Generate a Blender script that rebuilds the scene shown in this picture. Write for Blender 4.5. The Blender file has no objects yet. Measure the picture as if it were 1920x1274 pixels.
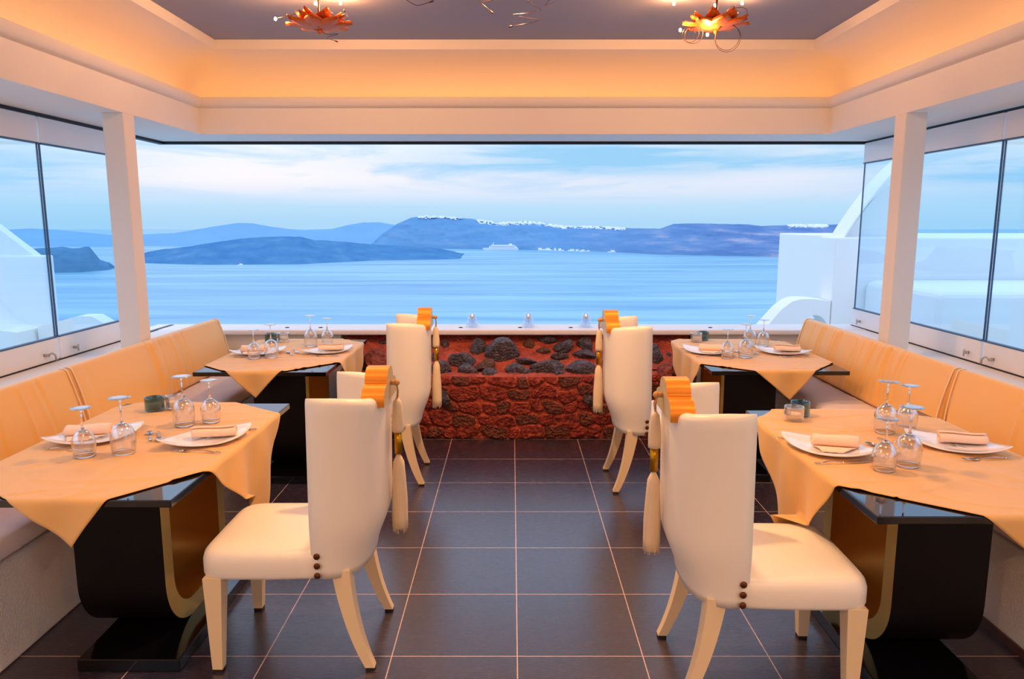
import bpy, bmesh, math, random
from mathutils import Vector, Matrix, noise
PI = math.pi
scene = bpy.context.scene
COL = scene.collection

# ------------------------------------------------------------------ camera, sky, exposure
cam_data = bpy.data.cameras.new('camera')
cam = bpy.data.objects.new('camera', cam_data); COL.objects.link(cam)
cam.location = (0, 0, 1.71)
cam.rotation_euler = (math.radians(90 - 8.97), 0, 0)
cam_data.sensor_width = 36.0
cam_data.lens = 1397.0 / 1920.0 * 36.0
cam_data.clip_start = 0.05
cam_data.clip_end = 20000
scene.camera = cam

def lin(c):
    if isinstance(c, str):
        c = tuple(int(c[i:i+2], 16) for i in (0, 2, 4))
    return tuple(((v/255)/12.92 if v/255 <= .04045 else (((v/255)+.055)/1.055)**2.4) for v in c) + (1.0,)

def N(nt, kind, **kw):
    n = nt.nodes.new(kind)
    for k, v in kw.items():
        if k.startswith('i_'):
            n.inputs[k[2:].replace('_', ' ')].default_value = v
        else:
            setattr(n, k, v)
    return n

world = bpy.data.worlds.new('dusk sky'); scene.world = world
world.use_nodes = True
wt = world.node_tree; wt.nodes.clear()
def build_sky():
    L = wt.links.new
    geo = N(wt, 'ShaderNodeTexCoord')
    sep = N(wt, 'ShaderNodeSeparateXYZ'); L(geo.outputs['Generated'], sep.inputs[0])
    def M(op, a, b=None, c=None):
        m = N(wt, 'ShaderNodeMath', operation=op)
        for i, v in enumerate((a, b, c)):
            if v is None: continue
            if isinstance(v, (int, float)): m.inputs[i].default_value = v
            else: L(v, m.inputs[i])
        return m.outputs[0]
    az = M('ARCTAN2', sep.outputs['X'], sep.outputs['Y'])
    el = M('ARCSINE', sep.outputs['Z'])
    # clear-sky gradient with elevation
    g = N(wt, 'ShaderNodeValToRGB'); cr = g.color_ramp
    stops = [(0.0, (176, 218, 250)), (.10, (190, 226, 252)), (.19, (222, 234, 253)), (.28, (238, 241, 254)),
             (.45, (232, 243, 254)), (.62, (225, 243, 254)), (1.0, (192, 216, 252))]
    cr.elements[0].position = 0; cr.elements[0].color = lin(stops[0][1])
    cr.elements[1].position = 1; cr.elements[1].color = lin(stops[-1][1])
    for p, c in stops[1:-1]:
        e = cr.elements.new(p); e.color = lin(c)
    L(M('MULTIPLY', el, 1/.2), g.inputs[0])
    # streaky blue cloud bands
    cv = N(wt, 'ShaderNodeCombineXYZ')
    L(M('MULTIPLY', az, 3.2), cv.inputs[0]); L(M('MULTIPLY', el, 30.0), cv.inputs[1])
    nz = N(wt, 'ShaderNodeTexNoise'); nz.inputs['Scale'].default_value = 1.0
    nz.inputs['Detail'].default_value = 5; nz.inputs['Roughness'].default_value = .55; nz.inputs['Distortion'].default_value = .6
    L(cv.outputs[0], nz.inputs['Vector'])
    mr = N(wt, 'ShaderNodeMapRange'); mr.inputs[1].default_value = .48; mr.inputs[2].default_value = .62
    L(nz.outputs[0], mr.inputs[0])
    # the long blue bank right of the middle, high up
    def blob(a0, e0, wa, we):
        da = M('DIVIDE', M('SUBTRACT', az, a0), wa)
        de = M('DIVIDE', M('SUBTRACT', el, e0), we)
        r = M('ADD', M('MULTIPLY', da, da), M('MULTIPLY', de, de))
        return M('POWER', 2.718, M('MULTIPLY', r, -1.0))
    nz2 = N(wt, 'ShaderNodeTexNoise'); nz2.inputs['Scale'].default_value = 2.3; nz2.inputs['Detail'].default_value = 4
    L(cv.outputs[0], nz2.inputs['Vector'])
    b1 = M('ADD', blob(.13, .079, .22, .020), M('MULTIPLY', blob(-.62, .070, .16, .03), .75))
    b1 = M('ADD', b1, M('MULTIPLY', blob(.62, .05, .2, .03), .6))
    bank = M('MULTIPLY', b1, M('MULTIPLY', nz2.outputs[0], 2.3))
    lowfade = N(wt, 'ShaderNodeMapRange'); lowfade.inputs[1].default_value = .02; lowfade.inputs[2].default_value = .05
    L(el, lowfade.inputs[0])
    tot = M('MINIMUM', M('ADD', M('MULTIPLY', M('MULTIPLY', mr.outputs[0], .7), lowfade.outputs[0]), bank), 1.0)
    # brighter cloud towards the left of the view
    mix = N(wt, 'ShaderNodeMix', data_type='RGBA')
    L(tot, mix.inputs[0]); L(g.outputs[0], mix.inputs[6]); mix.inputs[7].default_value = lin((158, 212, 250))
    lft = N(wt, 'ShaderNodeMapRange'); lft.inputs[1].default_value = .1; lft.inputs[2].default_value = -.35
    L(az, lft.inputs[0])
    bright = N(wt, 'ShaderNodeMix', data_type='RGBA', blend_type='ADD')
    L(M('MULTIPLY', lft.outputs[0], lowfade.outputs[0]), bright.inputs[0])
    L(mix.outputs[2], bright.inputs[6]); bright.inputs[7].default_value = (.16, .09, .07, 1)
    bg = N(wt, 'ShaderNodeBackground'); L(bright.outputs[2], bg.inputs[0]); 
    hi = N(wt, 'ShaderNodeMapRange'); hi.inputs[1].default_value = .17; hi.inputs[2].default_value = .6
    hi.inputs[3].default_value = 1.0; hi.inputs[4].default_value = 1.9; L(el, hi.inputs[0]); L(hi.outputs[0], bg.inputs[1])
    out = N(wt, 'ShaderNodeOutputWorld'); L(bg.outputs[0], out.inputs[0])
build_sky()

scene.view_settings.view_transform = 'Standard'
scene.view_settings.look = 'None'
scene.view_settings.gamma = 1
scene.view_settings.use_curve_mapping = False
scene.view_settings.exposure = 0.0
scene.cycles.max_bounces = 10
scene.cycles.transparent_max_bounces = 24
scene.cycles.transmission_bounces = 8
scene.cycles.sample_clamp_indirect = 6.0
scene.cycles.use_denoising = True

def lamp(name, loc, power, color, radius=.03, kind='POINT', parent=None, **kw):
    d = bpy.data.lights.new(name, kind); d.energy = power; d.color = color
    if kind in ('POINT', 'SPOT'): d.shadow_soft_size = radius
    for k, v in kw.items(): setattr(d, k, v)
    o = bpy.data.objects.new(name, d); COL.objects.link(o); o.location = loc
    if parent: o.parent = parent
    return o

# ------------------------------------------------------------------ materials
MAT = {}
def mat(name, color, rough=.5, metal=0.0, noise_amt=0.0, noise_scale=20.0, bump=0.0, bump_scale=80.0, spec=.5, emit=None, emit_s=0, coat=0, sheen=0, stretch=None, trans=0, ior=1.45):
    m = bpy.data.materials.new(name); m.use_nodes = True
    nt = m.node_tree; b = nt.nodes['Principled BSDF']
    c = lin(color)
    b.inputs['Base Color'].default_value = c
    b.inputs['Roughness'].default_value = rough
    b.inputs['Metallic'].default_value = metal
    b.inputs['Specular IOR Level'].default_value = spec
    b.inputs['Coat Weight'].default_value = coat
    b.inputs['Sheen Weight'].default_value = sheen
    b.inputs['Transmission Weight'].default_value = trans
    b.inputs['IOR'].default_value = ior
    tc = N(nt, 'ShaderNodeTexCoord'); mp = N(nt, 'ShaderNodeMapping')
    nt.links.new(tc.outputs['Object'], mp.inputs[0])
    if stretch: mp.inputs['Scale'].default_value = stretch
    if noise_amt:
        nz = N(nt, 'ShaderNodeTexNoise'); nz.inputs['Scale'].default_value = noise_scale; nz.inputs['Detail'].default_value = 4
        nt.links.new(mp.outputs[0], nz.inputs['Vector'])
        mx = N(nt, 'ShaderNodeMix', data_type='RGBA')
        mx.inputs[6].default_value = tuple(v*(1-noise_amt) for v in c[:3])+(1,)
        mx.inputs[7].default_value = tuple(min(1, v*(1+noise_amt)) for v in c[:3])+(1,)
        nt.links.new(nz.outputs[0], mx.inputs[0]); nt.links.new(mx.outputs[2], b.inputs['Base Color'])
    if bump:
        nb = N(nt, 'ShaderNodeTexNoise'); nb.inputs['Scale'].default_value = bump_scale; nb.inputs['Detail'].default_value = 3
        nt.links.new(mp.outputs[0], nb.inputs['Vector'])
        bp = N(nt, 'ShaderNodeBump'); bp.inputs['Strength'].default_value = bump; bp.inputs['Distance'].default_value = .01
        nt.links.new(nb.outputs[0], bp.inputs['Height']); nt.links.new(bp.outputs[0], b.inputs['Normal'])
    if emit is not None:
        b.inputs['Emission Color'].default_value = emit if len(emit) == 4 else tuple(emit)+(1,)
        b.inputs['Emission Strength'].default_value = emit_s
    MAT[name] = m
    return m

mat('plaster', (232, 226, 220), .75, bump=.12, bump_scale=40)
mat('plaster_rough', (228, 224, 220), .85, bump=.6, bump_scale=140)
mat('ceiling_paint', (142, 142, 158), .8)
mat('trim_paint', (232, 222, 212), .6)
mat('frame_white', (236, 234, 236), .3, .1)
mat('track_dark', (38, 36, 40), .45, .3)
mat('seal_dark', (62, 88, 120), .4)
mat('steel', (190, 185, 180), .22, 1.0)
mat('leather', (247, 238, 220), .36, bump=.03, bump_scale=60, spec=.5)
mat('stud_bronze', (96, 52, 22), .35, .6)
mat('leg_lacquer', (240, 215, 170), .35)
mat('crest_gold', (236, 150, 48), .42, .45)
mat('crest_pale', (215, 195, 150), .4, .25)
mat('fringe', (240, 215, 180), .8, stretch=(80, 80, 1), noise_amt=.18, noise_scale=6)
mat('cord', (200, 150, 90), .7)
mat('band_gold', (190, 140, 30), .3, .9)
mat('cloth_gold', (230, 178, 102), .62, bump=.06, bump_scale=300, sheen=.3)
mat('cushion_gold', (242, 188, 104), .45, bump=.03, bump_scale=12, sheen=.3)
mat('piping_cream', (248, 225, 195), .6)
mat('seat_fabric', (240, 226, 222), .7, bump=.15, bump_scale=30, stretch=(1, 6, 1))
mat('lacquer_black', (14, 13, 16), .04, coat=0, ior=2.5)
mat('lacquer_plate', (12, 11, 13), .12, ior=1.6)
mat('panel_black', (16, 12, 12), .42, noise_amt=.6, noise_scale=260, spec=.25)
mat('gold_inner', (196, 128, 42), .38, .55)
mat('gold_edge', (206, 176, 92), .35, .55)
mat('porcelain', (246, 242, 240), .12, coat=.4)
mat('napkin', (252, 222, 198), .8, bump=.1, bump_scale=200)
mat('silver', (200, 195, 190), .18, 1.0)
mat('copper', (214, 104, 34), .4, .55, bump=.2, bump_scale=60)
mat('wire_copper', (74, 44, 30), .4, .5)
mat('led', (255, 190, 90), .5, emit=(1.0, .40, .06), emit_s=5)
mat('bulb', (255, 230, 180), .3, emit=(1.0, .72, .38), emit_s=60)
mat('candle_wax', (250, 225, 200), .5)
mat('flame', (255, 200, 120), .5, emit=(1.0, .55, .2), emit_s=6)
mat('white_wall', (236, 238, 238), .8, bump=.05, bump_scale=3)
mat('skirting_tile', (84, 58, 52), .45)
mat('house_white', (250, 250, 255), .8)
mat('rubber', (40, 30, 26), .7)
mat('ledge_paint', (236, 232, 232), .4)
mat('ship_paint', (250, 250, 252), .5)
mat('ship_window', (150, 180, 215), .4)

def glass_mat(name, tint=(1, 1, 1), base=.04, tintf=(.9, .95, 1), rough=0.02, facing=.3, pw=3.0):
    """thin clear glass: see-through with a mirror coat that grows at grazing angles"""
    m = bpy.data.materials.new(name); m.use_nodes = True
    nt = m.node_tree; nt.nodes.clear(); L = nt.links.new
    tr = N(nt, 'ShaderNodeBsdfTransparent'); tr.inputs[0].default_value = tuple(tint)+(1,)
    gl = N(nt, 'ShaderNodeBsdfGlossy'); gl.inputs['Roughness'].default_value = rough; gl.inputs[0].default_value = tuple(tintf)+(1,)
    lw = N(nt, 'ShaderNodeLayerWeight'); lw.inputs[0].default_value = .5
    p = N(nt, 'ShaderNodeMath', operation='POWER'); L(lw.outputs['Facing'], p.inputs[0]); p.inputs[1].default_value = pw
    a = N(nt, 'ShaderNodeMath', operation='MULTIPLY_ADD'); L(p.outputs[0], a.inputs[0]); a.inputs[1].default_value = facing; a.inputs[2].default_value = base
    mx = N(nt, 'ShaderNodeMixShader'); L(a.outputs[0], mx.inputs[0]); L(tr.outputs[0], mx.inputs[1]); L(gl.outputs[0], mx.inputs[2])
    o = N(nt, 'ShaderNodeOutputMaterial'); L(mx.outputs[0], o.inputs[0])
    MAT[name] = m; return m
glass_mat('pane', (.90, .97, 1.0), .05, (.9, .97, 1), 0, .55, 4)
def crystal_mat():
    m = bpy.data.materials.new('crystal'); m.use_nodes = True
    nt = m.node_tree; nt.nodes.clear(); L = nt.links.new
    g = N(nt, 'ShaderNodeBsdfGlass'); g.inputs['IOR'].default_value = 1.42; g.inputs['Roughness'].default_value = 0
    gl = N(nt, 'ShaderNodeBsdfGlossy'); gl.inputs['Roughness'].default_value = .18; gl.inputs[0].default_value = (1, 1, 1, 1)
    lw = N(nt, 'ShaderNodeLayerWeight'); lw.inputs[0].default_value = .5
    p = N(nt, 'ShaderNodeMath', operation='POWER'); L(lw.outputs['Facing'], p.inputs[0]); p.inputs[1].default_value = 1.6
    a = N(nt, 'ShaderNodeMath', operation='MULTIPLY_ADD'); L(p.outputs[0], a.inputs[0]); a.inputs[1].default_value = .5; a.inputs[2].default_value = .12
    mx = N(nt, 'ShaderNodeMixShader'); L(a.outputs[0], mx.inputs[0]); L(g.outputs[0], mx.inputs[1]); L(gl.outputs[0], mx.inputs[2])
    o = N(nt, 'ShaderNodeOutputMaterial'); L(mx.outputs[0], o.inputs[0]); MAT['crystal'] = m
crystal_mat()
glass_mat('jar_clear', (.90, .93, .96), .22, (1, 1, 1), .08, .8, 1.6)
glass_mat('jar_teal', (.26, .44, .50), .12, (.6, .85, .95), .10, .7, 1.6)
glass_mat('lantern_glass', (.93, .96, 1.0), .12, (1, 1, 1), .02, .8, 2)

# floor tiles: 0.5 m brown-violet tiles with pale grout, fine woven streaks
def floor_mat():
    m = bpy.data.materials.new('floor_tiles'); m.use_nodes = True
    nt = m.node_tree; b = nt.nodes['Principled BSDF']; L = nt.links.new
    tc = N(nt, 'ShaderNodeTexCoord'); sep = N(nt, 'ShaderNodeSeparateXYZ'); L(tc.outputs['Object'], sep.inputs[0])
    def M(op, a, b_=None):
        n = N(nt, 'ShaderNodeMath', operation=op)
        for i, v in enumerate((a, b_)):
            if v is None: continue
            if isinstance(v, (int, float)): n.inputs[i].default_value = v
            else: L(v, n.inputs[i])
        return n.outputs[0]
    def line(s, off):
        u = M('FRACT', M('DIVIDE', M('SUBTRACT', s, off), .5))
        d = M('ABSOLUTE', M('SUBTRACT', u, .5))
        return M('GREATER_THAN', d, .5 - .0045)
    gr = M('MAXIMUM', line(sep.outputs[0], .021 + 20*.5 - 20), line(sep.outputs[1], 5.735 - 20))
    st = N(nt, 'ShaderNodeMapping'); st.inputs['Scale'].default_value = (6, 90, 1); L(tc.outputs['Object'], st.inputs[0])
    nz = N(nt, 'ShaderNodeTexNoise'); nz.inputs['Scale'].default_value = 3.0; nz.inputs['Detail'].default_value = 5; L(st.outputs[0], nz.inputs['Vector'])
    ramp = N(nt, 'ShaderNodeValToRGB'); L(nz.outputs[0], ramp.inputs[0])
    ramp.color_ramp.elements[0].position = .3; ramp.color_ramp.elements[0].color = lin((36, 30, 40))
    ramp.color_ramp.elements[1].position = .75; ramp.color_ramp.elements[1].color = lin((66, 56, 72))
    mx = N(nt, 'ShaderNodeMix', data_type='RGBA'); L(gr, mx.inputs[0]); L(ramp.outputs[0], mx.inputs[6]); mx.inputs[7].default_value = lin((208, 176, 160))
    L(mx.outputs[2], b.inputs['Base Color'])
    r = N(nt, 'ShaderNodeMapRange'); b.inputs['IOR'].default_value = 1.9; r.inputs[3].default_value = .17; r.inputs[4].default_value = .34; L(nz.outputs[0], r.inputs[0]); L(r.outputs[0], b.inputs['Roughness'])
    bp = N(nt, 'ShaderNodeBump'); bp.inputs['Strength'].default_value = .12; bp.inputs['Distance'].default_value = .004
    L(nz.outputs[0], bp.inputs['Height']); L(bp.outputs[0], b.inputs['Normal'])
    MAT['floor'] = m
floor_mat()

def stone_mat(name, c1, c2, c3, scale, vscale, bump=1.0, rough=.85, dist=.03):
    m = bpy.data.materials.new(name); m.use_nodes = True
    nt = m.node_tree; b = nt.nodes['Principled BSDF']; L = nt.links.new
    tc = N(nt, 'ShaderNodeTexCoord')
    n1 = N(nt, 'ShaderNodeTexNoise'); n1.inputs['Scale'].default_value = scale; n1.inputs['Detail'].default_value = 8; n1.inputs['Roughness'].default_value = .7; L(tc.outputs['Object'], n1.inputs['Vector'])
    rp = N(nt, 'ShaderNodeValToRGB'); L(n1.outputs[0], rp.inputs[0])
    rp.color_ramp.elements[0].position = .32; rp.color_ramp.elements[0].color = lin(c1)
    rp.color_ramp.elements[1].position = .72; rp.color_ramp.elements[1].color = lin(c3)
    e = rp.color_ramp.elements.new(.5); e.color = lin(c2)
    L(rp.outputs[0], b.inputs['Base Color']); b.inputs['Roughness'].default_value = rough
    v = N(nt, 'ShaderNodeTexVoronoi'); v.inputs['Scale'].default_value = vscale; L(tc.outputs['Object'], v.inputs['Vector'])
    ad = N(nt, 'ShaderNodeMath', operation='ADD'); L(n1.outputs[0], ad.inputs[0]); L(v.outputs['Distance'], ad.inputs[1])
    bp = N(nt, 'ShaderNodeBump'); bp.inputs['Strength'].default_value = bump; bp.inputs['Distance'].default_value = dist
    L(ad.outputs[0], bp.inputs['Height']); L(bp.outputs[0], b.inputs['Normal'])
    MAT[name] = m
stone_mat('red_stone', (84, 24, 18), (142, 50, 36), (186, 84, 60), 14, 34)
stone_mat('red_mortar', (140, 52, 36), (176, 76, 54), (204, 104, 78), 10, 40, .7)
stone_mat('lava_rock', (34, 30, 36), (76, 66, 74), (128, 112, 114), 22, 60, .8, .5)
stone_mat('brown_rock', (66, 40, 30), (104, 66, 48), (146, 100, 76), 22, 50, 1.0, .8)
stone_mat('boulder_red', (100, 44, 38), (138, 70, 60), (172, 100, 88), 10, 30, 1.0, .85)
stone_mat('cell_stone', (112, 30, 22), (152, 52, 36), (186, 82, 58), 16, 50, 1.0, .75)

stone_mat('cell_stone_brown', (70, 30, 22), (112, 56, 42), (150, 84, 62), 16, 50, 1.0, .75)

def hazy_hill_mat(name, c1, c2, c3, sc):  # distance haze is put into these blue base colours; there is no haze volume
    m = bpy.data.materials.new(name); m.use_nodes = True
    nt = m.node_tree; b = nt.nodes['Principled BSDF']; L = nt.links.new
    tc = N(nt, 'ShaderNodeTexCoord'); mp = N(nt, 'ShaderNodeMapping'); mp.inputs['Scale'].default_value = sc; L(tc.outputs['Object'], mp.inputs[0])
    n1 = N(nt, 'ShaderNodeTexNoise'); n1.inputs['Scale'].default_value = 1; n1.inputs['Detail'].default_value = 7; n1.inputs['Roughness'].default_value = .6; L(mp.outputs[0], n1.inputs['Vector'])
    rp = N(nt, 'ShaderNodeValToRGB'); L(n1.outputs[0], rp.inputs[0])
    rp.color_ramp.elements[0].position = .35; rp.color_ramp.elements[0].color = lin(c1)
    rp.color_ramp.elements[1].position = .72; rp.color_ramp.elements[1].color = lin(c3)
    e = rp.color_ramp.elements.new(.55); e.color = lin(c2)
    L(rp.outputs[0], b.inputs['Base Color']); b.inputs['Roughness'].default_value = 1; b.inputs['Specular IOR Level'].default_value = 0
    MAT[name] = m
hazy_hill_mat('hill_far', (119, 163, 198), (123, 167, 201), (129, 171, 203), (.002, .002, .006))
hazy_hill_mat('hill_main', (91, 141, 186), (105, 149, 190), (129, 161, 191), (.006, .006, .03))
hazy_hill_mat('hill_right', (103, 137, 179), (117, 147, 182), (177, 175, 190), (.008, .008, .035))
hazy_hill_mat('hill_island', (73, 123, 169), (85, 133, 174), (101, 145, 181), (.01, .01, .03))
hazy_hill_mat('hill_head', (70, 118, 156), (82, 128, 164), (96, 140, 174), (.01, .01, .04))

def hazy_cliff_mat():  # cliff colours carry the haze blue too, blending to paler bands rightwards
    hazy_hill_mat('hill_cliffs', (97, 143, 186), (107, 151, 191), (125, 159, 193), (.005, .005, .03))
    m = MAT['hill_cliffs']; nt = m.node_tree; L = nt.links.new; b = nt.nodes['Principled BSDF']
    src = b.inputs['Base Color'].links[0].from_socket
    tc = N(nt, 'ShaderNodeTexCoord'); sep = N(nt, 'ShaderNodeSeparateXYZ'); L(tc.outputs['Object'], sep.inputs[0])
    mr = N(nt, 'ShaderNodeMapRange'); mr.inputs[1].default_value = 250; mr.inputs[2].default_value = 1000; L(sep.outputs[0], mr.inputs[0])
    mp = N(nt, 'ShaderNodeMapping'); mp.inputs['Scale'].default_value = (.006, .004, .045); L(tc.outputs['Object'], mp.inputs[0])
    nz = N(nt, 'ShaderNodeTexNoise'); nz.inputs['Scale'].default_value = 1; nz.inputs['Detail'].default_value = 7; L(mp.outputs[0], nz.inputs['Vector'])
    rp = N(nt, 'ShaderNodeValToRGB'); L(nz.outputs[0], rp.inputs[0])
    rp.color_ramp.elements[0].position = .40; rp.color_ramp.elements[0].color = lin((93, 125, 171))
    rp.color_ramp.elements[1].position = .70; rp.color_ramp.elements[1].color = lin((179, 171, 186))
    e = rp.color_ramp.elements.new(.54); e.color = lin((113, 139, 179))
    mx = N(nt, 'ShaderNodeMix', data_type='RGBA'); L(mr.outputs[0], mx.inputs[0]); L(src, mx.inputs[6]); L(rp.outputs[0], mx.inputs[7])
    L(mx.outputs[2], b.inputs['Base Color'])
hazy_cliff_mat()

def sea_mat():
    m = bpy.data.materials.new('sea_water'); m.use_nodes = True
    nt = m.node_tree; b = nt.nodes['Principled BSDF']; L = nt.links.new
    tc = N(nt, 'ShaderNodeTexCoord'); mp = N(nt, 'ShaderNodeMapping'); mp.inputs['Scale'].default_value = (.0012, .009, 1); L(tc.outputs['Object'], mp.inputs[0])
    n1 = N(nt, 'ShaderNodeTexNoise'); n1.inputs['Scale'].default_value = 1; n1.inputs['Detail'].default_value = 6; n1.inputs['Distortion'].default_value = .8; L(mp.outputs[0], n1.inputs['Vector'])
    rp = N(nt, 'ShaderNodeValToRGB'); L(n1.outputs[0], rp.inputs[0])
    rp.color_ramp.elements[0].position = .35; rp.color_ramp.elements[0].color = lin((92, 152, 186))
    rp.color_ramp.elements[1].position = .75; rp.color_ramp.elements[1].color = lin((150, 196, 206))
    L(rp.outputs[0], b.inputs['Base Color']); b.inputs['Roughness'].default_value = .42
    b.inputs['IOR'].default_value = 1.33
    mp2 = N(nt, 'ShaderNodeMapping'); mp2.inputs['Scale'].default_value = (.02, .06, 1); L(tc.outputs['Object'], mp2.inputs[0])
    n2 = N(nt, 'ShaderNodeTexNoise'); n2.inputs['Scale'].default_value = 1; n2.inputs['Detail'].default_value = 4; L(mp2.outputs[0], n2.inputs['Vector'])
    bp = N(nt, 'ShaderNodeBump'); bp.inputs['Strength'].default_value = .25; bp.inputs['Distance'].default_value = 2
    L(n2.outputs[0], bp.inputs['Height']); L(bp.outputs[0], b.inputs['Normal'])
    MAT['sea'] = m
sea_mat()

# ------------------------------------------------------------------ object helpers
def tag(o, label=None, cat=None, group=None, kind=None):
    if label: o['label'] = label
    if cat: o['category'] = cat
    if group: o['group'] = group
    if kind: o['kind'] = kind
    return o

def thing(name, label, cat, loc=(0, 0, 0), rz=0.0, group=None):
    o = bpy.data.objects.new(name, None); COL.objects.link(o)
    o.location = loc; o.rotation_euler = (0, 0, rz); o.empty_display_size = .1
    return tag(o, label, cat, group)

def obj(name, bm, m, parent=None, smooth=True, loc=None, auto=None):
    me = bpy.data.meshes.new(name)
    bmesh.ops.recalc_face_normals(bm, faces=bm.faces[:])
    bm.to_mesh(me); bm.free()
    o = bpy.data.objects.new(name, me); COL.objects.link(o)
    ms = m if isinstance(m, (list, tuple)) else [m]
    for x in ms: me.materials.append(MAT[x])
    if smooth:
        for p in me.polygons: p.use_smooth = True
        if auto is not None:
            me.set_sharp_from_angle(angle=math.radians(auto))
    if parent: o.parent = parent
    if loc: o.location = loc
    return o

def struct(name, bm, m, label=None, smooth=False, auto=None):
    o = obj(name, bm, m, None, smooth, auto=auto)
    o['kind'] = 'structure'
    o['label'] = label or name.replace('_', ' '); o['category'] = name.split('_')[0]
    return o

def copy_tree(o, parent=None):
    c = o.copy(); COL.objects.link(c); c.parent = parent
    for ch in list(o.children): copy_tree(ch, c)
    return c

def box(bm, x0, x1, y0, y1, z0, z1, bev=0.0, seg=2, mi=0):
    vs = [bm.verts.new((x, y, z)) for x in (x0, x1) for y in (y0, y1) for z in (z0, z1)]
    idx = [(0, 1, 3, 2), (4, 6, 7, 5), (0, 4, 5, 1), (2, 3, 7, 6), (0, 2, 6, 4), (1, 5, 7, 3)]
    fs = [bm.faces.new([vs[i] for i in f]) for f in idx]
    for f in fs: f.material_index = mi
    if bev:
        es = list({e for f in fs for e in f.edges})
        bmesh.ops.bevel(bm, geom=es, offset=bev, segments=seg, affect='EDGES', profile=.5)
    return bm

def grid(bm, rows, close_u=False, close_v=False, cap=False, mi=0):
    V = [[bm.verts.new(p) for p in r] for r in rows]
    nr, nc = len(V), len(V[0])
    for i in range(nr if close_v else nr-1):
        for j in range(nc if close_u else nc-1):
            a, b, c, d = V[i][j], V[i][(j+1) % nc], V[(i+1) % nr][(j+1) % nc], V[(i+1) % nr][j]
            try:
                f = bm.faces.new((a, b, c, d)); f.material_index = mi
            except ValueError: pass
    if cap:
        for r in (V[0], V[-1]):
            try:
                f = bm.faces.new(r); f.material_index = mi
            except ValueError: pass
    return V

def lathe(bm, prof, seg=32, c=(0, 0, 0), ripple=None):
    rows = []
    for k, (r, z) in enumerate(prof):
        rr = max(r, 1e-4)
        rows.append([Vector((c[0]+rr*math.cos(2*PI*i/seg), c[1]+rr*math.sin(2*PI*i/seg), c[2]+z)) for i in range(seg)])
    grid(bm, rows, close_u=True)
    return bm

def tube(bm, pts, r, seg=6, rfn=None):
    pts = [Vector(p) for p in pts]
    rows = []
    up = Vector((0, 0, 1))
    for i, p in enumerate(pts):
        t = (pts[min(i+1, len(pts)-1)] - pts[max(i-1, 0)])
        if t.length < 1e-9: t = Vector((0, 0, 1))
        t.normalize()
        a = t.cross(up)
        if a.length < .05: a = t.cross(Vector((1, 0, 0)))
        a.normalize(); b = t.cross(a)
        rr = rfn(i/(len(pts)-1)) if rfn else r
        rows.append([p + a*rr*math.cos(2*PI*k/seg) + b*rr*math.sin(2*PI*k/seg) for k in range(seg)])
    grid(bm, rows, close_u=True, cap=True)
    return bm

def prism(bm, poly, a0, a1, axis='x', mi=0):
    """extrude a 2D polygon along an axis"""
    def P(u, v, w):
        return {'x': (w, u, v), 'y': (u, w, v), 'z': (u, v, w)}[axis]
    A = [bm.verts.new(P(u, v, a0)) for u, v in poly]; B = [bm.verts.new(P(u, v, a1)) for u, v in poly]
    n = len(poly)
    fs = [bm.faces.new(A), bm.faces.new(B)]
    for i in range(n): fs.append(bm.faces.new((A[i], A[(i+1) % n], B[(i+1) % n], B[i])))
    for f in fs: f.material_index = mi
    return bm

def sphere(bm, c, r, sx=1, sy=1, sz=1, seg=12):
    rows = []
    n = seg//2
    for i in range(n+1):
        t = PI*i/n
        rr = max(math.sin(t), 1e-3)*r
        rows.append([Vector((c[0]+sx*rr*math.cos(2*PI*k/seg), c[1]+sy*rr*math.sin(2*PI*k/seg), c[2]+sz*r*math.cos(t))) for k in range(seg)])
    grid(bm, rows, close_u=True)
    return bm

def BM(): return bmesh.new()

# ------------------------------------------------------------------ the room shell
LX, RX, FY, BY = -2.48, 2.52, 6.10, -2.6      # inner faces of the beams
def ring(prof, m, name, label=None, closed=False, smooth=False, auto=None):
    """mitred profile (o = outwards from the beam's inner face, z) run round the four sides"""
    bm = BM(); rows = []
    for o, z in prof:
        rows.append([Vector((LX-o, BY-o, z)), Vector((LX-o, FY+o, z)), Vector((RX+o, FY+o, z)), Vector((RX+o, BY-o, z))])
    grid(bm, rows, close_u=True, close_v=closed)
    return struct(name, bm, m, label, smooth, auto)

bm = BM(); box(bm, -3.3, 3.3, BY-.1, 6.9, -.25, 0)
struct('floor', bm, 'floor', 'dark violet brown square floor tiles with pale grout lines')

ring([(0, 2.40), (.62, 2.40), (.62, 3.25), (.16, 3.25), (.16, 2.61), (0, 2.61)], 'plaster', 'trim_1', 'smooth plaster beam running round the room above the windows', closed=True)
ring([(0, 2.598), (-.018, 2.603), (-.040, 2.622), (-.052, 2.648), (-.052, 2.672), (-.042, 2.676), (.0, 2.676), (.0, 2.63), (.10, 2.63)], 'trim_paint', 'trim_2', 'rounded cornice lip hiding the cove light', smooth=True, auto=50)
cove = [(.155, 2.62), (.155, 2.70)]
for i in range(1, 13):
    a = (PI/2)*i/12
    cove.append((.155 - .40*(1-math.cos(a)), 2.70 + .285*math.sin(a)))
ring(cove, 'trim_paint', 'trim_3', 'curved cove glowing orange above the cornice', smooth=True)
ring([(-.245, 2.985), (-.262, 2.985), (-.262, 3.055)], 'trim_paint', 'trim_4', 'narrow flat band round the raised ceiling panel')
bm = BM(); box(bm, LX+.262, RX-.262, BY+.262, FY-.262, 3.055, 3.2)
struct('ceiling', bm, 'ceiling_paint', 'raised flat ceiling panel in dusky mauve grey')
ring([(.545, 2.401), (.545, 2.378), (.60, 2.378), (.60, 2.401)], 'track_dark', 'trim_5', 'dark sliding track under the beam', closed=True)

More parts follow.
